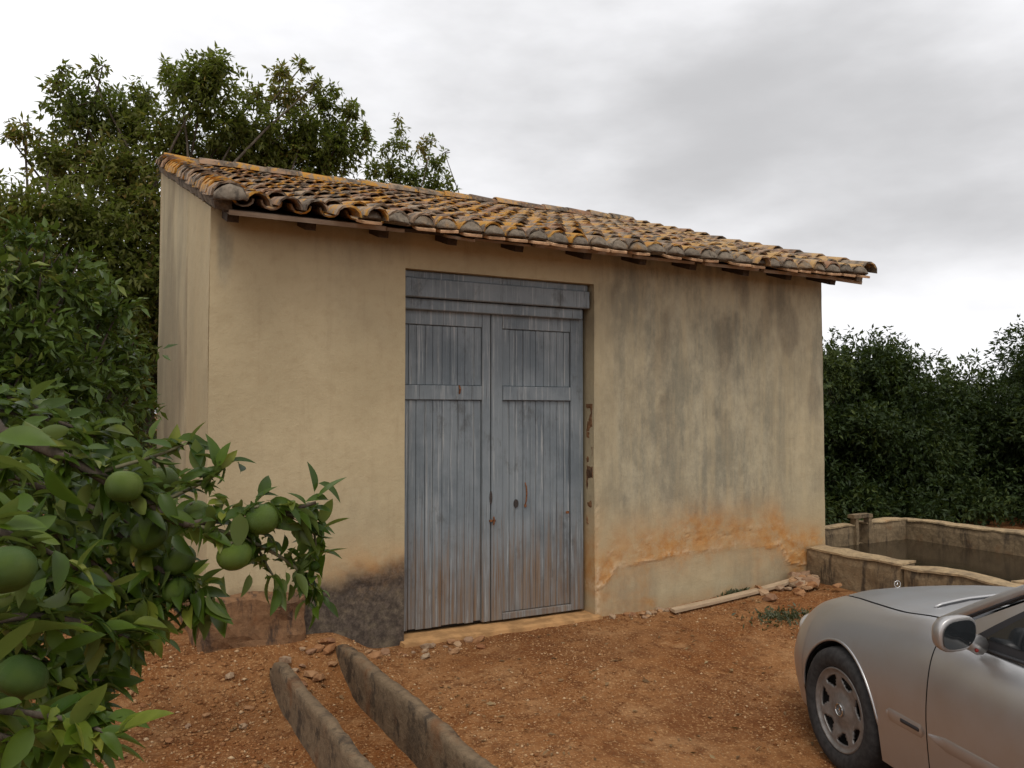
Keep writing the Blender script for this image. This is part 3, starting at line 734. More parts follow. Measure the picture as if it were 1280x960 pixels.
def clump_leaves(clumps, dens, leaf, g, droop=.35, k=7, edge=.55):
    """clumps: (centre, (rx,ry,rz)); twig ends fill each clump and carry a rosette of leaves"""
    Cs, Ds, Ss, Rs = [], [], [], []
    for c, r in clumps:
        r = np.array(r, float); n = max(4, int(dens * (r[0] * r[1] * r[2]) ** (2 / 3)))
        d = g.normal(size=(n, 3)); d /= np.linalg.norm(d, axis=1, keepdims=True)
        rad = g.random(n) ** edge; rad = rad * (1 + .18 * g.normal(size=n))
        P = np.array(c) + d * rad[:, None] * r
        tone = g.normal(0, .19) + .52
        q = g.normal(size=(n, k, 3)) * .9 + d[:, None] * .7 + np.array([0, 0, -droop]); q /= np.linalg.norm(q, axis=2, keepdims=True)
        s = leaf * g.uniform(.55, 1.15, (n, k))
        pos = P[:, None] + q * leaf * .15 + g.normal(0, leaf * .18, (n, k, 3))
        Cs.append(pos.reshape(-1, 3)); Ds.append(q.reshape(-1, 3)); Ss.append(s.ravel()); Rs.append(np.clip(tone + g.normal(0, .2, (n, k)) , 0, 1).ravel())
    return np.concatenate(Cs), np.concatenate(Ds), np.concatenate(Ss), np.concatenate(Rs)

def limb(p0, p1, r0, r1, bend, seg=7, n=4):
    p0, p1 = Vector(p0), Vector(p1); L = (p1 - p0).length
    mid = (p0 + p1) / 2 + Vector((u(-1, 1), u(-1, 1), u(-.1, .6))) * bend * L
    pts = spline([p0, mid, p1], n); return tube(pts, [lerp(r0, r1, i / (len(pts) - 1)) for i in range(len(pts))], seg)

def tree(name, base, clumps, label, cat, leaf, dens, mat, trunk_h, trunk_r, seed, group=None, droop=.35, k=7, edge=.55, twigs=0):
    g = np.random.default_rng(seed); t = thing(name, base, label, cat, group)
    b = Vector(base); fork = b + Vector((u(-.1, .1), u(-.1, .1), trunk_h))
    v, f = tube(spline([b - Vector((0, 0, .25)), b + Vector((u(-.05, .05), u(-.05, .05), trunk_h * .5)), fork], 4), [trunk_r * (1.25 - .06 * i) for i in range(9)], 10); part('trunk', v, f, M['bark'], t, True)
    for c, r in clumps:
        v, f = limb(fork + Vector((u(-.05, .05), u(-.05, .05), -.05)), Vector(c), trunk_r * .22, trunk_r * .05, .14); items = [(v, f)]
        for q in range(twigs):
            d = Vector(g.normal(size=3)).normalized(); e = Vector(c) + Vector((d.x * r[0], d.y * r[1], abs(d.z) * r[2] if q % 2 else d.z * r[2])) * .85
            items.append(limb(Vector(c) - d * .1, e, trunk_r * .07, trunk_r * .025, .12, 5, 3))
        v, f = joinvf(items); part('branch', v, f, M['bark'], t, True)
    C, D, Sz, Rn = clump_leaves(clumps, dens, leaf, g, droop, k, edge)
    link('crown', leaf_cloud('crown', C, D, Sz, mat, seed=seed, rnd=Rn, org=base), t)
    return t

mat_avo = mat_leaf('avocado_leaf', (.060, .082, .016), (.142, .150, .030), (.27, .175, .045), trans=.48, rough=.5)
mat_cit = mat_leaf('citrus_leaf', (.030, .058, .010), (.075, .118, .020), (.19, .22, .05), trans=.22, rough=.38)
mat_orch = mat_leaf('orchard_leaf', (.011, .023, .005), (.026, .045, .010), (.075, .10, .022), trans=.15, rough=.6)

def cl(lst):
    return [(tuple(at(px, py, dp)), (rp_ / FPX * dp * 1.08, rp_ / FPX * dp * 1.08, rp_ / FPX * dp * .98)) for (px, py, rp_, dp) in lst]
# the tall loose tree behind the shed: clumps given by where they show and how far off they stand
big = [(95, 135, 38, 11), (150, 150, 45, 11.5), (85, 200, 42, 11), (150, 215, 55, 11), (215, 170, 48, 11.5), (255, 110, 40, 11), (268, 82, 22, 11), (225, 100, 26, 11.2), (300, 160, 46, 11.5), (290, 205, 45, 12), (345, 190, 42, 12), (362, 120, 22, 12), (350, 90, 13, 12), (380, 165, 34, 12), (425, 175, 36, 12.2), (440, 140, 14, 12.2), (405, 130, 16, 12), (400, 210, 40, 12.3), (335, 225, 40, 12), (30, 165, 16, 10.5), (60, 195, 18, 10.6),
       (20, 270, 52, 10), (75, 260, 42, 10), (120, 290, 60, 10.5), (180, 270, 58, 11), (40, 340, 60, 10), (120, 360, 65, 10.3), (175, 340, 55, 11), (60, 420, 65, 10), (150, 430, 60, 10.8), (-40, 360, 60, 10), (180, 480, 45, 11), (110, 500, 60, 10.5), (20, 490, 60, 10), (-60, 270, 55, 10), (240, 235, 55, 12), (-30, 440, 60, 10), (190, 400, 28, 11), (186, 440, 28, 11), (192, 365, 28, 11.5), (185, 480, 28, 11), (196, 330, 24, 11.5), (150, 545, 45, 11), (60, 565, 55, 10.5),
       (112, 92, 8, 11), (128, 84, 7, 11), (78, 92, 9, 11), (12, 172, 7, 10.5), (378, 82, 9, 12), (458, 165, 9, 12.2), (416, 112, 8, 12), (395, 105, 10, 12), (320, 120, 14, 11.6), (180, 118, 16, 11.5), (70, 105, 10, 11)]
tree('avocado_tree', (0.1, 6.6, 0), cl(big), 'tall loose leafy tree rising above the roof behind the shed', 'tree', .105, 1250, mat_avo, 1.6, .17, 3, droop=.55, k=7, edge=.6, twigs=2)
small = [(485, 215, 26, 13), (520, 225, 30, 13), (545, 205, 14, 13), (500, 180, 15, 13), (530, 185, 13, 13), (497, 148, 6, 13), (500, 162, 7, 13), (550, 232, 18, 13), (465, 212, 14, 13), (540, 175, 7, 13), (480, 185, 9, 13), (556, 192, 6, 13), (480, 260, 40, 13.2), (540, 265, 40, 13.2), (510, 300, 50, 13.4)]
tree('avocado_tree', (4.0, 6.6, 0), cl(small), 'small sparse tree with thin shoots showing over the middle of the roof', 'tree', .10, 800, mat_avo, 1.4, .10, 4, droop=.5, k=6, edge=.7, twigs=2)
# orchard trees beyond the tank
def dome(cx, cy, h, r, n, seed):
    g = random.Random(seed); out = []
    for q in range(n):
        a = g.uniform(0, 6.283); t = g.random() ** .6; z = g.uniform(.10, .93) * h; w = r * math.sqrt(max(.05, 1 - ((z / h - .45) / .62) ** 2))
        s = g.uniform(.30, .48) * (r / 1.5); out.append(((cx + math.cos(a) * w * t * .85, cy + math.sin(a) * w * t * .85, z), (s * 1.15, s * 1.15, s)))
    out.append(((cx, cy, h * .55), (r * .7, r * .7, h * .38))); out.append(((cx, cy, h * .22), (r * .85, r * .85, h * .24)))
    for q in range(9): a = q * .7 + g.random() * .3; out.append(((cx + math.cos(a) * r * .78, cy + math.sin(a) * r * .78, .26 + .1 * g.random()), (.42, .42, .30)))
    return out
OR = [(9.6, 2.7, 2.50, 1.65, 30, 'dense dark orange tree straight behind the tank inlet'), (12.0, 1.5, 2.60, 1.9, 34, 'dense dark orange tree behind the far wall of the tank'), (8.1, 3.1, 1.75, 1.1, 18, 'low dark orange tree squeezed between shed wall and taller orange tree'), (14.2, -1.3, 2.7, 1.9, 30, 'dense dark orange tree at the end of the row beyond the tank'), (11.4, 5.4, 2.55, 2.0, 24, 'dark orange tree standing one row behind the tank trees'), (15.6, 3.6, 2.8, 2.2, 24, 'dark orange tree at the back of the orchard')]
for q, (x, y, h, r, n, lab) in enumerate(OR):
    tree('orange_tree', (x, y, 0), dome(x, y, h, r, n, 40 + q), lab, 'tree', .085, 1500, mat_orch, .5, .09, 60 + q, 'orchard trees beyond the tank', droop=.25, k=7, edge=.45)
# citrus tree between the camera's tree and the shed's gable, and one further back
cz = [(20, 350, 60, 3.3), (85, 360, 50, 3.4), (-60, 380, 80, 3.3), (40, 420, 70, 3.3), (115, 400, 40, 3.6), (140, 440, 40, 3.7), (90, 480, 65, 3.4), (0, 480, 80, 3.2), (150, 510, 40, 3.7), (60, 540, 70, 3.3), (120, 560, 50, 3.5), (-80, 520, 90, 3.2), (40, 305, 18, 3.3), (5, 300, 22, 3.3), (75, 318, 12, 3.4), (25, 288, 9, 3.3), (120, 345, 14, 3.5), (150, 385, 16, 3.6), (168, 425, 14, 3.7), (172, 480, 16, 3.7), (60, 292, 8, 3.3), (100, 325, 9, 3.4), (140, 360, 9, 3.6), (30, 600, 70, 3.4), (100, 610, 55, 3.5), (-40, 620, 80, 3.3), (60, 680, 60, 3.5), (-20, 700, 70, 3.4)]
tree('orange_tree', (-1.35, -1.2, -.05), cl(cz), 'bushy green orange tree standing between the fruiting branch and the shed gable', 'tree', .066, 2100, mat_cit, .7, .06, 5, droop=.3, k=6, edge=.75)
back = [((-3.4 + u(-1, 1), 2.5 + u(-1, 1), z), (.8, .8, .7)) for z in (.7, 1.2, 1.7, 2.2, 2.6)] + [((-2.2 + u(-.5, .5), 3.2 + u(-1, 1), z), (.7, .8, .6)) for z in (.5, 1.0, 1.5, 2.0)]
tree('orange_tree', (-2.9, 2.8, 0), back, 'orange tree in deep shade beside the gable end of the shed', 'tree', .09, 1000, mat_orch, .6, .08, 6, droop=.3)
far = [((-1.2 + u(-.9, .9), 4.0 + u(-.6, .8), z), (.8, .7, .55)) for z in (.3, .6, .9, 1.2, 1.5, 1.8, 2.2)]
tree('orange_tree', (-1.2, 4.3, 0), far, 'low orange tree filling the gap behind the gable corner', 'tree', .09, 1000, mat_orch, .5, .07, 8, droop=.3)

# ------------------------------------------------------------------ fruiting tree beside the camera
base = (-1.75, -3.75, -.1)
fruit_tree = thing('orange_tree', base, 'orange tree with glossy leaves and unripe green fruit reaching in front of the shed', 'tree')
mat_fl = mat_leaf('glossy_citrus_leaf', (.024, .056, .004), (.072, .122, .009), (.24, .255, .035), joined=False, trans=.28, rough=.42, back=(.12, .155, .045))
mat_flj = mat_leaf('glossy_citrus_leaf_joined', (.018, .042, .003), (.052, .092, .007), (.20, .215, .03), joined=True, trans=.28, rough=.42, back=(.12, .155, .045))
a = NT('green_rind'); n = a.noise(160, 2, vec=a.obj()); c = a.mix(a.rng(a.noise(9, 3), .35, .7), (.032, .070, .007), (.095, .135, .014)); a.bump(n, .5, .004); mat_fruit = a.done(c, .46, spec=.3)
tr_top = Vector((-1.55, -3.85, .95))
v, f = tube(spline([Vector(base) - Vector((0, 0, .2)), (-1.72, -3.8, .35), tr_top], 5), [.075 - .002 * i for i in range(11)], 12); part('trunk', v, f, M['bark'], fruit_tree, True)
BR = {  # boughs and shoots: (pixel x, pixel y, depth) points along them, start radius, end radius
 'a': ([(0, 540, 1.30), (60, 562, 1.30), (120, 592, 1.30), (165, 622, 1.31), (190, 632, 1.31), (232, 655, 1.32), (300, 640, 1.34), (350, 640, 1.36), (395, 628, 1.38)], .011, .0028),
 'b': ([(120, 592, 1.30), (160, 580, 1.32), (200, 568, 1.36), (238, 552, 1.38)], .004, .002),
 'c': ([(190, 632, 1.31), (240, 610, 1.34), (265, 595, 1.36), (278, 580, 1.37)], .0035, .002),
 'd': ([(232, 655, 1.32), (290, 668, 1.33), (340, 690, 1.35), (375, 715, 1.37), (392, 745, 1.38)], .004, .002),
 'e': ([(350, 640, 1.36), (388, 655, 1.38), (395, 690, 1.38)], .003, .002),
 'f': ([(20, 600, 1.42), (90, 622, 1.40), (135, 652, 1.38), (180, 700, 1.36), (225, 725, 1.36), (262, 760, 1.36)], .009, .003),
 'g': ([(-30, 665, 1.02), (10, 668, 1.02), (60, 690, 1.06), (110, 720, 1.12)], .006, .002),
 'h': ([(-40, 780, 1.10), (40, 770, 1.12), (110, 780, 1.18), (165, 800, 1.24)], .007, .002),
 'i': ([(-60, 880, 1.0), (20, 890, 1.0), (90, 900, .98), (130, 915, .96)], .006, .002),
 'j': ([(-60, 620, 1.25), (30, 640, 1.28), (100, 690, 1.30), (150, 735, 1.32), (190, 770, 1.34)], .007, .002),
 'k': ([(-50, 720, 1.30), (50, 740, 1.34), (120, 770, 1.38), (160, 810, 1.40)], .007, .002),
 'l': ([(-60, 560, 1.15), (-10, 580, 1.15), (25, 600, 1.16)], .006, .002),
 'm': ([(-80, 830, 1.3), (10, 840, 1.32), (80, 850, 1.34), (130, 850, 1.36)], .006, .002),
 'r': ([(-60, 905, 1.2), (20, 925, 1.2), (70, 930, 1.2), (105, 935, 1.2)], .006, .002),
 's': ([(-60, 800, 1.3), (30, 815, 1.35), (90, 850, 1.38), (120, 895, 1.4)], .006, .002),
 'o': ([(-60, 522, 1.36), (10, 515, 1.38), (80, 530, 1.40), (135, 552, 1.44)], .006, .002),
 'p': ([(-60, 590, 1.42), (60, 600, 1.46), (140, 640, 1.50), (205, 690, 1.50)], .006, .002),
 'q': ([(-60, 480, 1.75), (20, 500, 1.75), (110, 540, 1.75), (190, 590, 1.7)], .006, .002),
 'n': ([(300, 640, 1.34), (330, 700, 1.36), (345, 725, 1.36)], .003, .0015),
}
BP = {}
for key, (pp, r0, r1) in BR.items():
    w = [at(*q) for q in pp]
    if pp[0][0] <= 20:                                      # carry the bough back to the trunk, out of view
        s0 = tr_top + Vector((0, 0, -.25 * random.random())); m_ = at(pp[0][0] - 110, pp[0][1] - (pp[1][1] - pp[0][1]) * .8, pp[0][2] + .02); w = [s0, m_] + w; lead = 2
    else: lead = 0
    sp = spline(w, 5); n_ = len(sp); v, f = tube(sp, [lerp(r0, r1, i / (n_ - 1)) if lead == 0 else (lerp(.024, r0, min(1, i / 10)) if i < 10 else lerp(r0, r1, (i - 10) / max(1, n_ - 11))) for i in range(n_)], 7)
    part('branch', v, f, M['twig'] if r0 < .0045 else M['bark'], fruit_tree, True)
    BP[key] = sp[5 * lead:]
def fruit_mesh():
    bm = bmesh.new(); bmesh.ops.create_uvsphere(bm, u_segments=20, v_segments=12, radius=1)
    for v in bm.verts:
        z = v.co.z; v.co.z = z * .90 - (.06 * max(0, z - .8) / .2) + (.05 * max(0, -z - .85) / .15)
    v, f = bm_data(bm); return me_np('fruit', v, f, mat_fruit, True)
fm_ = fruit_mesh(); ob_ = np.array(base)
cv, cf = joinvf([disc(0, 0, 0, .17, .17, .05, 5)]); cv = cv[:, [0, 2, 1]]; cv[:, 2] = cv[:, 2] * 1 + .86; calyx = me_np('stem_button', cv, cf, M['twig'])
for (px, py, r_, dp) in [(155, 608, 26, 1.27), (328, 649, 24, 1.33), (293, 694, 25, 1.31), (187, 667, 26, 1.33), (168, 684, 24, 1.37), (222, 738, 22, 1.35), (224, 700, 24, 1.36), (203, 600, 22, 1.42), (153, 732, 17, 1.40), (158, 778, 14, 1.45), (28, 846, 35, 1.06), (8, 712, 40, .98), (394, 707, 9, 1.38), (-5, 755, 22, 1.2), (82, 615, 16, 1.45), (245, 640, 18, 1.45), (350, 652, 12, 1.36)]:
    rr = r_ / FPX * dp * .88; p = at(px, py, dp)
    o = link('fruit', fm_, fruit_tree, p - Vector(base), (u(-.5, .5), u(-.5, .5), u(0, 6))); o.scale = (rr * u(.95, 1.05), rr * u(.95, 1.05), rr * u(.9, 1.02))
    c_ = link('stem_button', calyx, o)
# leaves: each entry is where the stalk starts, the direction of the blade and its length
LV = [leaf_fine(.24, .35, .15, 6), leaf_fine(.21, .5, .35, 6, .3), leaf_fine(.26, .25, .05, 6, -.25), leaf_fine(.20, .6, .5, 6, .1), leaf_fine(.23, .3, -.12, 6, .2), leaf_fine(.25, .2, .6, 6, .5), leaf_fine(.19, .45, .25, 6, -.6), leaf_fine(.22, .15, -.3, 6, -.3)]
LM = [me_np('leaf', v, f, mat_fl, True) for v, f in LV]
cands = []
def px_dir(dx, dy, dd):                                     # a direction given as right, down (as seen) and away
    a0 = at(640, 480, 1.); return (at(640 + dx, 480 + dy, 1.) - a0).normalized() * math.hypot(dx, dy) / 100 + (a0 - CAM_LOC) * dd
HAND = [((393, 615, 1.38), (-.1, -1, 0), .052, 0), ((396, 622, 1.37), (1, -.75, 0), .060, 2), ((402, 655, 1.38), (.35, -1, .1), .046, 0), ((405, 660, 1.37), (1, -.45, 0), .046, 2), ((402, 692, 1.38), (1, -.25, 0), .044, 2), ((398, 690, 1.39), (1, -.05, 0), .040, 1), ((398, 668, 1.39), (.1, 1, 0), .05, 3),
 ((238, 552, 1.38), (.55, -1, 0), .042, 0), ((270, 585, 1.36), (-.1, -1, 0), .058, 1), ((272, 583, 1.35), (.5, -1, 0), .045, 2), ((250, 590, 1.36), (-.2, -1, .1), .055, 0), ((372, 645, 1.36), (.4, 1, -.1), .075, 4), ((386, 700, 1.37), (.1, 1, 0), .06, 3), ((395, 735, 1.37), (.3, 1, 0), .05, 3), ((300, 642, 1.30), (-.05, 1, 0), .055, 2), ((250, 655, 1.28), (.0, 1, -.1), .05, 2),
 ((190, 598, 1.3), (-.3, -.6, -.2), .05, 2), ((62, 815, 1.10), (1, -.2, -.1), .085, 4), ((20, 800, 1.06), (1, -.45, 0), .11, 1), ((60, 585, 1.15), (.5, 1, 0), .07, 3), ((-15, 575, 1.1), (1, .15, 0), .075, 0), ((-10, 610, 1.05), (.6, .8, 0), .07, 2), ((-5, 545, 1.2), (1, .05, 0), .085, 0), ((215, 560, 1.34), (-.8, -.3, 0), .05, 0), ((95, 915, .96), (.5, -1, 0), .07, 0), ((140, 915, .96), (1, -.35, 0), .075, 2), ((-5, 830, .98), (.4, -.5, 0), .07, 2), ((0, 672, 1.0), (1, .2, 0), .045, 2),
 ((260, 740, 1.33), (.3, 1, 0), .055, 3), ((240, 750, 1.35), (-.1, 1, 0), .06, 3), ((270, 745, 1.35), (.6, .9, 0), .06, 1), ((340, 720, 1.35), (-.5, .8, 0), .045, 3), ((350, 722, 1.36), (.0, 1, 0), .05, 3), ((312, 718, 1.36), (-.2, 1, 0), .035, 3), ((280, 720, 1.36), (-.2, 1, 0), .03, 3)]
for (p, d, ln, k) in HAND: cands.append((at(*p), px_dir(d[0] * 100, d[1] * 100, d[2]), ln, k, 3.0))
wt = {'a': 170, 'b': 22, 'c': 36, 'd': 95, 'e': 36, 'f': 190, 'g': 46, 'h': 110, 'i': 60, 'j': 210, 'k': 170, 'l': 36, 'm': 120, 'n': 22, 'o': 90, 'p': 120, 'q': 110, 'r': 90, 's': 110}
for key, n_ in wt.items():
    sp = BP[key]
    for q in range(n_):
        t = random.random() ** .8 * (len(sp) - 1); i = int(t); p = sp[i].lerp(sp[min(i + 1, len(sp) - 1)], t - i)
        ax = (sp[min(i + 1, len(sp) - 1)] - sp[max(i - 1, 0)]).normalized()
        d = ax * u(.2, .9) + Vector((random.gauss(0, .6), random.gauss(0, .6), random.gauss(0, .5)))
        small_tip = .75 if key in 'cden' else 1.0
        cands.append((p + Vector((random.gauss(0, .012), random.gauss(0, .012), random.gauss(0, .012))), d, u(.030, .060) * small_tip, random.randrange(8), 1.0))
for q in range(1000):                                        # shoots filling the depth of the crown, left of the boughs
    px = random.uniform(-220, 235); py = random.uniform(560, 960); dp = random.uniform(1.42, 2.1)
    if px > 70 and py > 790 + (180 - px) * .9: continue
    if px > 200 and py > 770: continue
    if py < 590 and px > 60: continue
    p = at(px, py, dp)
    for s_ in range(2): cands.append((p + Vector((random.gauss(0, .02), random.gauss(0, .02), random.gauss(0, .02))), Vector((random.gauss(.1, .6), random.gauss(-.1, .6), random.gauss(-.1, .5))), u(.04, .07), random.randrange(8), .5 / dp))
def vis(c):
    d = (c[0] - CAM_LOC); z = d.dot(Vector((math.sin(YAW), math.cos(YAW), 0))); x = d.dot(Vector((math.cos(YAW), -math.sin(YAW), 0))) / max(z, .1) * FPX + 640; y = 480 - (d.z / max(z, .1) * FPX - 34)
    inn = (-30 < x < 1280) and (0 < y < 975); return (c[4] / max(z, .1)) if inn else -1
FR = [(155, 608, 26, 1.27), (328, 649, 24, 1.33), (293, 694, 25, 1.31), (187, 667, 26, 1.33), (222, 738, 22, 1.35), (28, 846, 35, 1.06), (8, 712, 40, .98), (153, 732, 17, 1.40), (224, 700, 20, 1.36)]
def hides(c):
    if c[4] > 2 or random.random() < .45: return False
    for e in (0., .6):
        d = (c[0] + c[1].normalized() * c[2] * e - CAM_LOC); z = d.dot(Vector((math.sin(YAW), math.cos(YAW), 0))); x = d.dot(Vector((math.cos(YAW), -math.sin(YAW), 0))) / max(z, .1) * FPX + 640; y = 480 - (d.z / max(z, .1) * FPX - 34)
        for (fx, fy, fr, fd) in FR:
            if z < fd and math.hypot(x - fx, y - fy) < fr * 1.15: return True
    return False
cands = [c for c in cands if not hides(c)]
cands.sort(key=vis, reverse=True)
rest = cands[280:]
g = np.random.default_rng(11)
for (p, d, ln, k, _) in cands[:280]:
    B = basis(np.array([d[:]]), np.array([0, 0, 1.]), g, .45)[0]
    o = bpy.data.objects.new('leaf', LM[k]); COL.objects.link(o); o.parent = fruit_tree
    o.matrix_local = Matrix.Translation(p - Vector(base)) @ Matrix(B.tolist()).to_4x4() @ Matrix.Scale(ln, 4)
C = np.array([c[0][:] for c in rest]); D = np.array([c[1][:] for c in rest]); Sz = np.array([c[2] for c in rest])
m_ = leaf_cloud('foliage', C, D, Sz, mat_flj, LV[1][0], LV[1][1], seed=12, spin=.45, org=base); m_.polygons.foreach_set('use_smooth', np.ones(len(m_.polygons), bool))
tag(link('foliage', m_, fruit_tree), kind='stuff')

# ------------------------------------------------------------------ dry leaves blown over the yard
g = np.random.default_rng(21); DL = []
for q in range(420):
    x, y = (g.uniform(-1.6, 1.4), g.uniform(-3.4, -.2)) if q < 230 else (g.uniform(1.0, 5.0), g.uniform(-2.6, -.1))
    if clear_of(x, y): DL.append((x, y, ground_at(x, y) + .008))
DL = np.array(DL); mat_dry = mat_leaf('dry_leaf', (.10, .05, .02), (.22, .13, .06), (.33, .24, .12), trans=.1, rough=.8)
tag(link('dry_leaves', leaf_cloud('dry_leaves', DL, np.stack([g.normal(size=len(DL)), g.normal(size=len(DL)), g.normal(0, .12, len(DL))], -1), g.uniform(.025, .06, len(DL)), mat_dry, seed=5, spin=.3)), 'small dry leaves lying about on the red earth', 'dry leaves', kind='stuff')

# ------------------------------------------------------------------ weeds
mat_weed = mat_leaf('weed_leaf', (.045, .05, .022), (.085, .09, .045), (.14, .14, .07), trans=.15)
def weed(x, y, rx, ry, n, h, label):
    g = np.random.default_rng(int(x * 100)); P = np.stack([x + g.normal(0, rx, n), y + g.normal(0, ry, n)], -1)
    C = np.array([(a, b, ground_at(a, b) + .004) for a, b in P]); D = np.stack([g.normal(0, .6, n), g.normal(0, .6, n), g.uniform(.15, .9, n)], -1)
    o = thing('weed', (x, y, 0), label, 'weed'); tag(link('foliage', leaf_cloud('foliage', C, D, g.uniform(.5, 1, n) * h, mat_weed, seed=2, org=(x, y, 0)), o), kind='stuff')
weed(4.08, -.74, .13, .09, 420, .05, 'flat patch of grey-green weed on the bare earth before the plank')
weed(4.22, -.05, .07, .02, 90, .07, 'small green weed growing at the wall foot behind the plank')
weed(3.72, -1.35, .04, .03, 60, .03, 'tiny weed tuft on the earth beside the front bumper of the car')

# ================================================================== car
CAR_S = .93
car = empty('parked_car', (3.31, -2.79, -.14), 'silver saloon car parked nose towards the tank with star ornament on its bonnet', 'car', None, R(90 - 16.69))
car.scale = (CAR_S,) * 3
a = NT('silver_paint'); n_ = a.noise(900, 2); dust = a.noise(6, 5, .6)
c = a.mix(a.rng(dust, .4, .75, 0, .30), (.46, .455, .45), (.40, .34, .28)); m_paint = a.done(c, .36, .80, .5, .22); a.b.inputs['Coat Roughness'].default_value = .12
m_black = mat_simple('black_rubber', (.018, .018, .018), .7, vary=.2); m_trim = mat_simple('dark_trim', (.03, .03, .032), .45)
m_glass = mat_simple('dark_glass', (.016, .019, .021), .06, 0., .6); m_chrome = mat_simple('chrome', (.75, .75, .74), .15, 1.)
m_alloy = mat_simple('wheel_alloy', (.23, .215, .20), .45, .6, vary=.15, scale=30); m_lamp = mat_simple('lamp_lens', (.55, .57, .58), .08, .3, .6); m_red = mat_simple('red_lens', (.20, .015, .012), .2)
m_tyre = mat_simple('tyre_rubber', (.028, .026, .025), .82, vary=.3, scale=40); m_grey = mat_simple('brake_iron', (.07, .062, .056), .6, .5, vary=.3)

ST = [  # x, then half-section from bonnet centre to sill: (y, z) pairs
 (.80, [(0, .60), (.25, .60), (.42, .585), (.50, .56), (.56, .50), (.60, .42), (.60, .34), (.55, .24)]),
 (.70, [(0, .735), (.20, .73), (.34, .705), (.50, .67), (.62, .58), (.675, .46), (.675, .36), (.63, .22)]),
 (.50, [(0, .815), (.28, .808), (.47, .782), (.635, .74), (.74, .64), (.79, .50), (.795, .38), (.76, .21)]),
 (.25, [(0, .865), (.32, .858), (.555, .828), (.70, .785), (.79, .69), (.845, .54), (.85, .40), (.82, .20)]),
 (.0, [(0, .90), (.35, .892), (.615, .855), (.74, .81), (.812, .72), (.855, .57), (.86, .42), (.83, .20)]),
 (-.3, [(0, .945), (.37, .935), (.67, .885), (.765, .84), (.825, .755), (.86, .60), (.865, .44), (.84, .20)]),
 (-.62, [(0, .985), (.38, .97), (.685, .925), (.775, .88), (.835, .785), (.865, .62), (.868, .45), (.845, .20)]),
 (-1.0, [(0, .99), (.40, .975), (.72, .89), (.79, .86), (.845, .77), (.868, .63), (.868, .46), (.845, .20)]),
 (-1.7, [(0, .99), (.40, .975), (.725, .895), (.795, .865), (.848, .775), (.87, .63), (.87, .46), (.845, .20)]),
 (-2.5, [(0, 1.0), (.40, .985), (.725, .93), (.795, .90), (.846, .79), (.868, .63), (.868, .46), (.84, .20)]),
 (-3.1, [(0, 1.02), (.40, 1.01), (.70, .975), (.77, .935), (.825, .81), (.845, .63), (.845, .46), (.81, .22)]),
 (-3.5, [(0, 1.01), (.38, 1.0), (.62, .965), (.70, .92), (.76, .80), (.785, .63), (.78, .46), (.74, .25)]),
 (-3.74, [(0, .93), (.35, .92), (.54, .89), (.60, .84), (.645, .74), (.665, .60), (.655, .45), (.60, .30)])]
SX = np.array([s[0] for s in ST])[::-1]; SP = np.array([s[1] for s in ST])[::-1]        # ascending x
def herm(xs, ys, x):
    d = np.gradient(ys, xs, axis=0); i = int(np.clip(np.searchsorted(xs, x) - 1, 0, len(xs) - 2)); h = xs[i + 1] - xs[i]; t = (x - xs[i]) / h
    return ys[i] * (2 * t ** 3 - 3 * t ** 2 + 1) + d[i] * h * (t ** 3 - 2 * t ** 2 + t) + ys[i + 1] * (-2 * t ** 3 + 3 * t ** 2) + d[i + 1] * h * (t ** 3 - t ** 2)
RA, ZA = .352, .315
def arch_z(x):
    for xc in (0., -2.715):
        q = RA ** 2 - (x - xc) ** 2
        if q > 0: return ZA + math.sqrt(q)
    return None
VD = np.linspace(0, 7, 281); HOOD = [0, .5, 1, 1.4, 1.75, 1.965, 2.0, 2.035]
def profile(x, off=0.):
    cp = herm(SX, SP, x); cur = np.stack([[herm(np.arange(8.), cp[:, q], t) for t in VD] for q in (0, 1)], -1)
    az = arch_z(x); zb = max(az, cur[-1, 1]) if az else cur[-1, 1]
    lo = VD[(VD > 3) & (cur[:, 1] <= zb + 1e-6)]; vb = lo[0] if len(lo) else 7.0
    vv = np.concatenate([HOOD, np.linspace(2.035, vb, 27)[1:]])
    pts = np.stack([np.interp(vv, VD, cur[:, 0]), np.interp(vv, VD, cur[:, 1])], -1)
    if az and vb < 7: pts[-1, 1] = zb
    return pts
xs = set(np.round(np.linspace(-3.74, .80, 64), 4)) | {.70, .694, -.62, -.612, -.697, -.704, -1.78, -1.787, -2.72, -2.727}
for xc in (0., -2.715):
    for t in np.linspace(0, math.pi, 33): xs.add(round(xc + RA * math.cos(t) * .9999, 4))
xs = np.array(sorted(xs)); keep = [0]
for k in range(1, len(xs)):
    if xs[k] - xs[keep[-1]] > .004: keep.append(k)
xs = xs[keep]
PR = np.array([profile(x) for x in xs])                    # (nx, rows, 2)
nX, nR = PR.shape[:2]
def cls(i, r):
    """which panel a cell of the body surface belongs to, None for a shut line"""
    x = (xs[i] + xs[i + 1]) / 2
    if -.612 < x < .694 and r < 5: return 'hood'
    if -.612 < x < .70 and r in (5, 6): return None
    if (-.62 < x < -.612 or .694 < x < .70) and r < 6: return None
    if -.80 < x <= -.62 and r < 6: return 'cowl'
    if r >= 9 and (-.704 < x < -.697 or -1.787 < x < -1.78 or -2.727 < x < -2.72): return None
    if -1.78 < x < -.704 and 9 <= r < nR - 3: return 'door'
    if -2.72 < x < -1.787 and 9 <= r < nR - 3 and (arch_z(x) is None or True): return 'rear_door'
    if -2.72 < x < -.704 and r == nR - 3: return None
    return 'body'
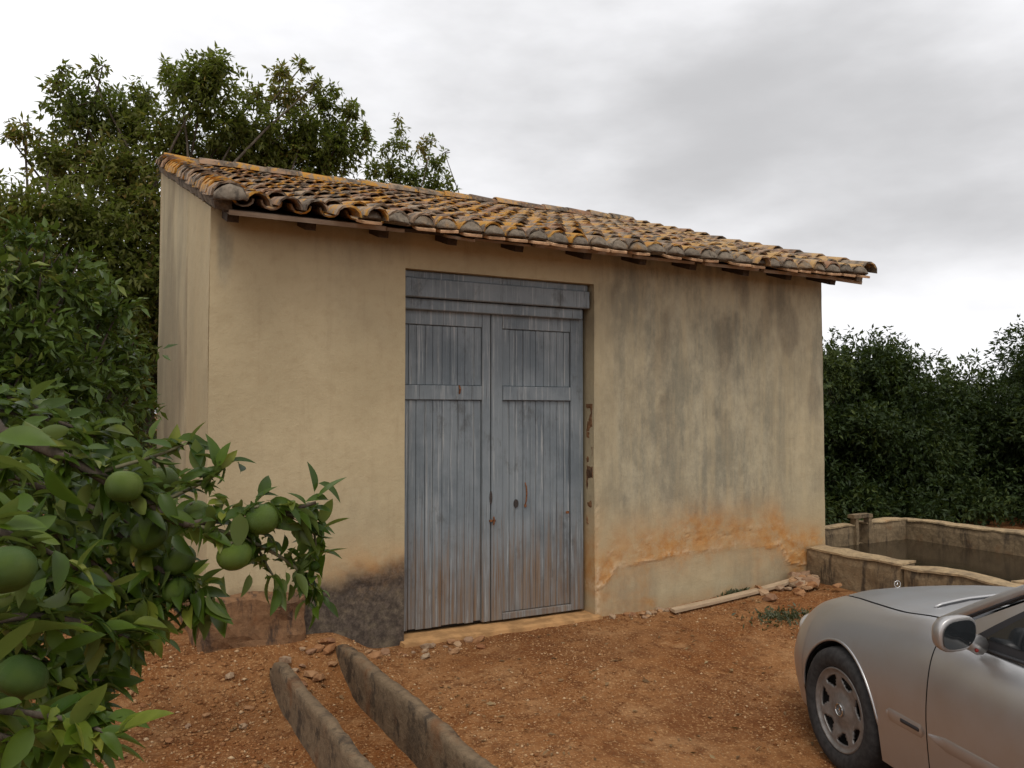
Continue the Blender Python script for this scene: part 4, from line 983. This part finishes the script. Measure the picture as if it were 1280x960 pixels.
def body_part(kind, name, mat, sides, inset=0.):
    items = []
    for s in sides:
        used = {}; V = []; F = []
        def vid(i, r):
            if (i, r) not in used:
                used[i, r] = len(V); y, z = PR[i, r]; V.append((xs[i], s * y * (1 - inset * 2.2), z - inset)); 
            return used[i, r]
        for i in range(nX - 1):
            for r in range(nR - 1):
                if kind == 'shell' or cls(i, r) == kind:
                    q = (vid(i, r), vid(i, r + 1), vid(i + 1, r + 1), vid(i + 1, r)); F.append(q if s > 0 else q[::-1])
        if F: items.append((V, F))
    v, f = joinvf(items)
    bm = bmesh.new(); m = me_np(name, v, f, mat, True); bm.from_mesh(m); bmesh.ops.remove_doubles(bm, verts=bm.verts[:], dist=.0006); bm.normal_update(); bm.to_mesh(m); bm.free()
    m.polygons.foreach_set('use_smooth', np.ones(len(m.polygons), bool))
    o = link(name, m, car); ORG[o.name] = Vector((0, 0, 0))
    return o
body = body_part('body', 'body', m_paint, (1, -1)); hood = body_part('hood', 'bonnet', m_paint, (1, -1)); body_part('cowl', 'cowl', m_trim, (1, -1)); body_part('shell', 'inner_shell', m_trim, (1, -1), .012)
door_l = body_part('door', 'door', m_paint, (1,)); door_r = body_part('door', 'door', m_paint, (-1,)); body_part('rear_door', 'door', m_paint, (1,)); body_part('rear_door', 'door', m_paint, (-1,))
def cpart(name, vf, mat, parent=car, smooth=True): return part(name, vf[0], vf[1], mat, parent, smooth, world=False)
# front and rear ends closed, wheel wells, floor
def cap(i, mat, name):
    P = PR[i]; V = [(xs[i], y, z) for y, z in P] + [(xs[i], -y, z) for y, z in P]; n = len(P); F = [(r, r + 1, n + r + 1, n + r) for r in range(n - 1)]; cpart(name, (np.array(V), F), mat, smooth=False)
cap(nX - 1, m_paint, 'front_panel'); cap(0, m_paint, 'tail_panel')
cpart('floor_pan', box(-3.7, .75, -.62, .62, .19, .24), m_trim, smooth=False)
for xc in (0., -2.715):
    for s in (1, -1):
        V = []; F = []; T = np.linspace(-.25, math.pi + .25, 26)
        for t in T:
            x = xc + RA * math.cos(t); z = ZA + RA * math.sin(t); y = .80
            V += [(x, s * y, z), (x, s * .50, z)]
        for k in range(len(T) - 1): F.append((2 * k, 2 * k + 1, 2 * k + 3, 2 * k + 2))
        b0 = len(V); V += [(xc + RA * math.cos(t), s * .50, ZA + RA * math.sin(t)) for t in T]; F.append(tuple(range(b0, len(V))))
        cpart('wheel_well', (np.array(V), F), m_trim)
        L = []
        for t in np.linspace(.02, math.pi - .02, 40):
            x = xc + RA * math.cos(t); i = int(np.argmin(abs(xs - x))); L.append(Vector((x, s * (float(np.interp(x, xs, PR[:, -1, 0])) - .002), ZA + RA * math.sin(t))))
        cpart('arch_lip', tube(L, .0075, 8), m_paint)
# wheels
def lathe_y(prof, seg=48):
    V = [(r * math.cos(2 * math.pi * k / seg), y, r * math.sin(2 * math.pi * k / seg)) for (r, y) in prof for k in range(seg)]
    F = [(i * seg + k, i * seg + (k + 1) % seg, (i + 1) * seg + (k + 1) % seg, (i + 1) * seg + k) for i in range(len(prof) - 1) for k in range(seg)]
    return np.array(V), F
tyre_m = me_np('tyre', *lathe_y([(.205, -.09), (.24, -.105), (.285, -.108), (.308, -.092), (.316, -.06), (.317, 0), (.316, .06), (.308, .090), (.292, .104), (.27, .110), (.245, .108), (.225, .100), (.212, .090), (.205, .08), (.205, -.09)]), m_tyre, True)
wheel_m = me_np('wheel', *joinvf([lathe_y([(.0, .0), (.15, .0), (.15, -.02), (0, -.02)]), lathe_y([(.205, .085), (.190, .0), (.185, -.08)]), lathe_y([(.06, .05), (.07, .0)])]), m_grey, True)
def rim_vf():
    SEG = 84; RR = [.0, .03, .055, .075, .095, .108, .120, .135, .150, .163, .174, .181, .192, .203, .208]; YY = [.082, .082, .079, .070, .066, .068, .072, .076, .079, .081, .082, .082, .080, .092, .097]
    V = [(r * math.cos(2 * math.pi * k / SEG), y, r * math.sin(2 * math.pi * k / SEG)) for r, y in zip(RR, YY) for k in range(SEG)]; F = []
    for i in range(len(RR) - 1):
        rm = (RR[i] + RR[i + 1]) / 2
        for k in range(SEG):
            ph = ((k + .5) % 12) - 6; half = np.interp(rm, [.115, .135, .165, .175], [1.2, 2.6, 4.2, 3.6])
            if .115 < rm < .1745 and abs(ph) < half: continue
            F.append((i * SEG + k, i * SEG + (k + 1) % SEG, (i + 1) * SEG + (k + 1) % SEG, (i + 1) * SEG + k))
    return np.array(V), F
rim_m = me_np('rim', *rim_vf(), m_alloy, True)
def star(r, th, depth):
    items = []
    for k in range(3):
        t = math.pi / 2 + k * 2 * math.pi / 3; p = (r * math.cos(t), r * math.sin(t)); q1 = (th * 1.6 * math.cos(t + math.pi / 3), th * 1.6 * math.sin(t + math.pi / 3)); q2 = (th * 1.6 * math.cos(t - math.pi / 3), th * 1.6 * math.sin(t - math.pi / 3))
        V = [(0, depth, 0), (q1[0], 0, q1[1]), (p[0], 0, p[1]), (q2[0], 0, q2[1]), (0, -depth, 0)]
        items.append((np.array(V), [(0, 1, 2), (0, 2, 3), (4, 2, 1), (4, 3, 2)]))
    items.append(tube([Vector((r * math.cos(t), 0, r * math.sin(t))) for t in np.linspace(0, 2 * math.pi, 25)], th * .8, 6, False))
    return joinvf(items)
sv, sf = star(.030, .004, .004); emb_m = me_np('emblem', sv, sf, m_chrome)
capv = lathe_y([(.0, .086), (.030, .086), (.037, .083), (.040, .076)], 24); cap_m = me_np('hub_cap', *capv, mat_simple('hub_cap_grey', (.16, .15, .14), .5, .5), True)
for xc in (0., -2.715):
    for s in (1, -1):
        w = link('wheel', wheel_m, car, (xc, s * .752, .316), (0, u(0, 6), 0 if s > 0 else math.pi))
        link('tyre', tyre_m, w); rm_ = link('rim', rim_m, w); so = rm_.modifiers.new('thickness', 'SOLIDIFY'); so.thickness = .012; so.offset = -1
        link('hub_cap', cap_m, w); link('emblem', emb_m, w, (0, .089, 0))
# greenhouse
def side_P(uu, vv, s, off=0.):
    A, B, C, D = (np.array(q) for q in ((-.66, .765, .878), (-3.22, .735, .925), (-2.80, .565, 1.365), (-1.62, .590, 1.385)))
    p = A * (1 - uu) * (1 - vv) + B * uu * (1 - vv) + C * uu * vv + D * (1 - uu) * vv
    n = np.array([0, .90, .43]); p = p + n * (.022 * math.sin(math.pi * vv) + off) + np.array([0, 0, .015 * math.sin(math.pi * uu) * vv])
    return (p[0], s * p[1], p[2])
def side_panel(q, s, off, n=10, rim=.0):
    V = []; F = []
    for i in range(n + 1):
        for k in range(n + 1):
            a_, b_ = i / n, k / n; uu = q[0][0] * (1 - a_) * (1 - b_) + q[1][0] * a_ * (1 - b_) + q[2][0] * a_ * b_ + q[3][0] * (1 - a_) * b_; vv = q[0][1] * (1 - a_) * (1 - b_) + q[1][1] * a_ * (1 - b_) + q[2][1] * a_ * b_ + q[3][1] * (1 - a_) * b_
            V.append(side_P(uu, vv, s, off))
    for i in range(n):
        for k in range(n):
            t = (i * (n + 1) + k, (i + 1) * (n + 1) + k, (i + 1) * (n + 1) + k + 1, i * (n + 1) + k + 1); F.append(t[::-1] if s > 0 else t)
    return np.array(V), F
for s in (1, -1):
    cpart('side_frame', side_panel(((0, -.06), (1, -.06), (1, 1), (0, 1)), s, 0, 24), m_paint)
    for q, d in ((((.078, .02), (.475, .0), (.44, .90), (.022, .90)), door_l if s > 0 else door_r), (((.495, .0), (.80, .03), (.70, .90), (.46, .90)), body)):
        w = .012
        big_ = ((q[0][0] - .018, q[0][1] - .02), (q[1][0] + .008, q[1][1] - .02), (q[2][0] + .008, q[2][1] + .045), (q[3][0] - .020, q[3][1] + .045))
        cpart('window_seal', side_panel(big_, s, .004), m_trim, d)
        cpart('window', side_panel(((q[0][0], q[0][1] + .06), (q[1][0], q[1][1] + .06), q[2], q[3]), s, .007), m_glass, d)
def patch(bl, tl, bulge_b, bulge_t, crown, n=12):
    V = []; F = []
    for i in range(n + 1):
        y_ = 1 - 2 * i / n
        for k in range(n + 1):
            t = k / n; x = lerp(bl[0] + bulge_b * (1 - y_ * y_), tl[0] + bulge_t * (1 - y_ * y_), t); z = lerp(bl[2], tl[2], t) + lerp(crown[0], crown[1], t) * (1 - y_ * y_) + .018 * math.sin(math.pi * t); V.append((x, y_ * lerp(bl[1], tl[1], t), z))
    for i in range(n):
        for k in range(n): q = i * (n + 1) + k; F.append((q, q + 1, q + n + 2, q + n + 1))
    return np.array(V), F
cpart('windscreen', patch((-.735, .735, .935), (-1.63, .575, 1.388), .13, .07, (.045, .035)), m_glass)
cpart('roof_panel', patch((-1.62, .592, 1.390), (-2.82, .567, 1.370), .07, -.05, (.035, .035)), m_paint)
cpart('rear_window', patch((-2.80, .555, 1.368), (-3.24, .69, .975), -.05, -.10, (.033, .03)), m_glass)
for s in (1, -1):       # windscreen pillar with its dark seam
    P0, P1 = Vector((-.665, s * .760, .925)), Vector((-1.63, s * .590, 1.388)); mid = (P0 + P1) / 2 + Vector((.02, s * .008, .022))
    cpart('windscreen_pillar', tube(spline([P0, mid, P1], 6), [.026] * 13, 8), m_paint)
    cpart('pillar_seam', tube([q + Vector((-.028, s * .012, -.006)) for q in spline([P0, mid, P1], 6)], .006, 6), m_trim)
    cpart('belt_moulding', tube([Vector(side_P(t, -.005, s, .008)) for t in np.linspace(.11, .86, 30)], .008, 6), m_trim)
# wipers on the screen's foot
cpart('wiper', joinvf([tube([(-.70, .52, 1.005), (-.72, .10, 1.035), (-.735, -.18, 1.04)], [.010, .008, .006], 6), tube([(-.665, .60, .99), (-.66, .30, 1.012), (-.66, .0, 1.022)], [.009, .008, .006], 6)]), m_trim)
# air intake across the rear of the bonnet: pale lip over a dark slot
def hood_z(x, y):
    P = [(float(np.interp(x, xs, PR[:, r, 0])), float(np.interp(x, xs, PR[:, r, 1]))) for r in range(8)]; return float(np.interp(y, [p[0] for p in P], [p[1] for p in P]))
LP = [(lerp(-.37, -.335, t) , lerp(.56, .10, t)) for t in np.linspace(0, 1, 12)]
hv = cpart('air_intake', tube([(x - .004, y, hood_z(x, y) + .004) for x, y in LP], [.004] + [.010] * 10 + [.004], 8), m_paint, hood)
cpart('intake_slot', tube([(x - .022, y, hood_z(x - .02, y) - .001) for x, y in LP], [.003] + [.010] * 10 + [.003], 6), m_trim, hood)
# mirrors
for s in (1, -1):
    bm = bmesh.new(); bmesh.ops.create_uvsphere(bm, u_segments=24, v_segments=16, radius=1)
    for v_ in bm.verts:
        x, y, z = v_.co
        sq = lambda q, e: math.copysign(abs(q) ** e, q)
        v_.co = Vector((-.985 + (.085 * sq(x, .8) if x > 0 else .012 * x), s * (.940 + .088 * sq(y, .72)), .970 + .070 * sq(z, .72) - .012 * y))
    d = door_l if s > 0 else door_r
    mo = cpart('wing_mirror', bm_data(bm), m_paint, d)
    gv = []; K = 24
    for r_ in (1.0, .0):
        for k in range(K):
            t = 2 * math.pi * k / K; y, z = math.cos(t), math.sin(t); gv.append((-.9995 - .002 * (1 - r_), s * (.940 + .074 * math.copysign(abs(y) ** .7, y) * r_), .970 + .056 * math.copysign(abs(z) ** .7, z) * r_ - .012 * y * r_))
    gf = [(k, (k + 1) % K, K + (k + 1) % K, K + k) for k in range(K)]
    part('mirror_glass', np.array(gv), gf, m_glass, d, False, False)
    cpart('mirror_arm', tube([(-.935, s * .80, .905), (-.955, s * .85, .925), (-.968, s * .90, .945)], [.042, .036, .034], 10), m_paint, d)
    cpart('door_lamp', joinvf([box(-.990, -.978, s * .850 - .007, s * .850 + .007, .892, .905, .003)]), m_red, d)
# door handles, rubbing strips with marker lamp, lamps, grille
def yside(x, z):
    P = np.array([np.interp(x, xs, PR[:, r, 0]) for r in range(nR)]); Z = np.array([np.interp(x, xs, PR[:, r, 1]) for r in range(nR)]); o_ = np.argsort(Z[8:]); return float(np.interp(z, Z[8:][o_], P[8:][o_]))
def strip(x0, x1, z0, hz, th, s):
    V = []; F = []; n = 10
    for i in range(n + 1):
        x = lerp(x0, x1, i / n); e = .35 if i in (0, n) else 1
        for dz, dy in ((-hz, 0), (-hz * .6, th * e), (hz * .6, th * e), (hz, 0)): V.append((x, s * (yside(x, z0 + dz) + dy - .002), z0 + dz * e))
    for i in range(n):
        for k in range(3): q = (i * 4 + k, (i + 1) * 4 + k, (i + 1) * 4 + k + 1, i * 4 + k + 1); F.append(q if s < 0 else q[::-1])
    F += [(0, 1, 2, 3), tuple(n * 4 + k for k in (3, 2, 1, 0))]
    return np.array(V), F
for s in (1, -1):
    d = door_l if s > 0 else door_r
    cpart('rubbing_strip', strip(-.42, -.69, .455, .034, .006, s), m_paint, body); cpart('marker_lamp', strip(-.52, -.665, .458, .013, .009, s), m_trim, body)
    cpart('rubbing_strip', strip(-.712, -1.77, .455, .034, .006, s), m_paint, d); cpart('rubbing_strip', strip(-1.795, -2.34, .455, .034, .012, s), m_paint, body)
    cpart('door_handle', strip(-1.52, -1.74, .80, .016, .03, s), m_paint, d)
    bm = bmesh.new(); bmesh.ops.create_uvsphere(bm, u_segments=20, v_segments=12, radius=1)
    for v_ in bm.verts: v_.co = Vector((.600 + v_.co.x * .125 - .05 * v_.co.y * 1, s * (.60 + v_.co.y * .115), .585 + v_.co.z * .075))
    cpart('headlight', bm_data(bm), m_lamp)
    cpart('tail_lamp', box(-3.76, -3.60, s * .60 - .09, s * .60 + .09, .68, .82, .02, 2), m_red)
cpart('grille', box(.77, .815, -.27, .27, .42, .57, .02, 2), m_trim); cpart('number_plate', box(.80, .82, -.26, .26, .29, .40, .005), m_chrome)
ov, of_ = star(.021, .0022, .002); ov = ov[:, [1, 0, 2]]; cpart('star_ornament', joinvf([(ov + np.array([.665, 0, .797]), of_), tube([(.665, 0, .74), (.665, 0, .778)], .005, 6)]), m_chrome)
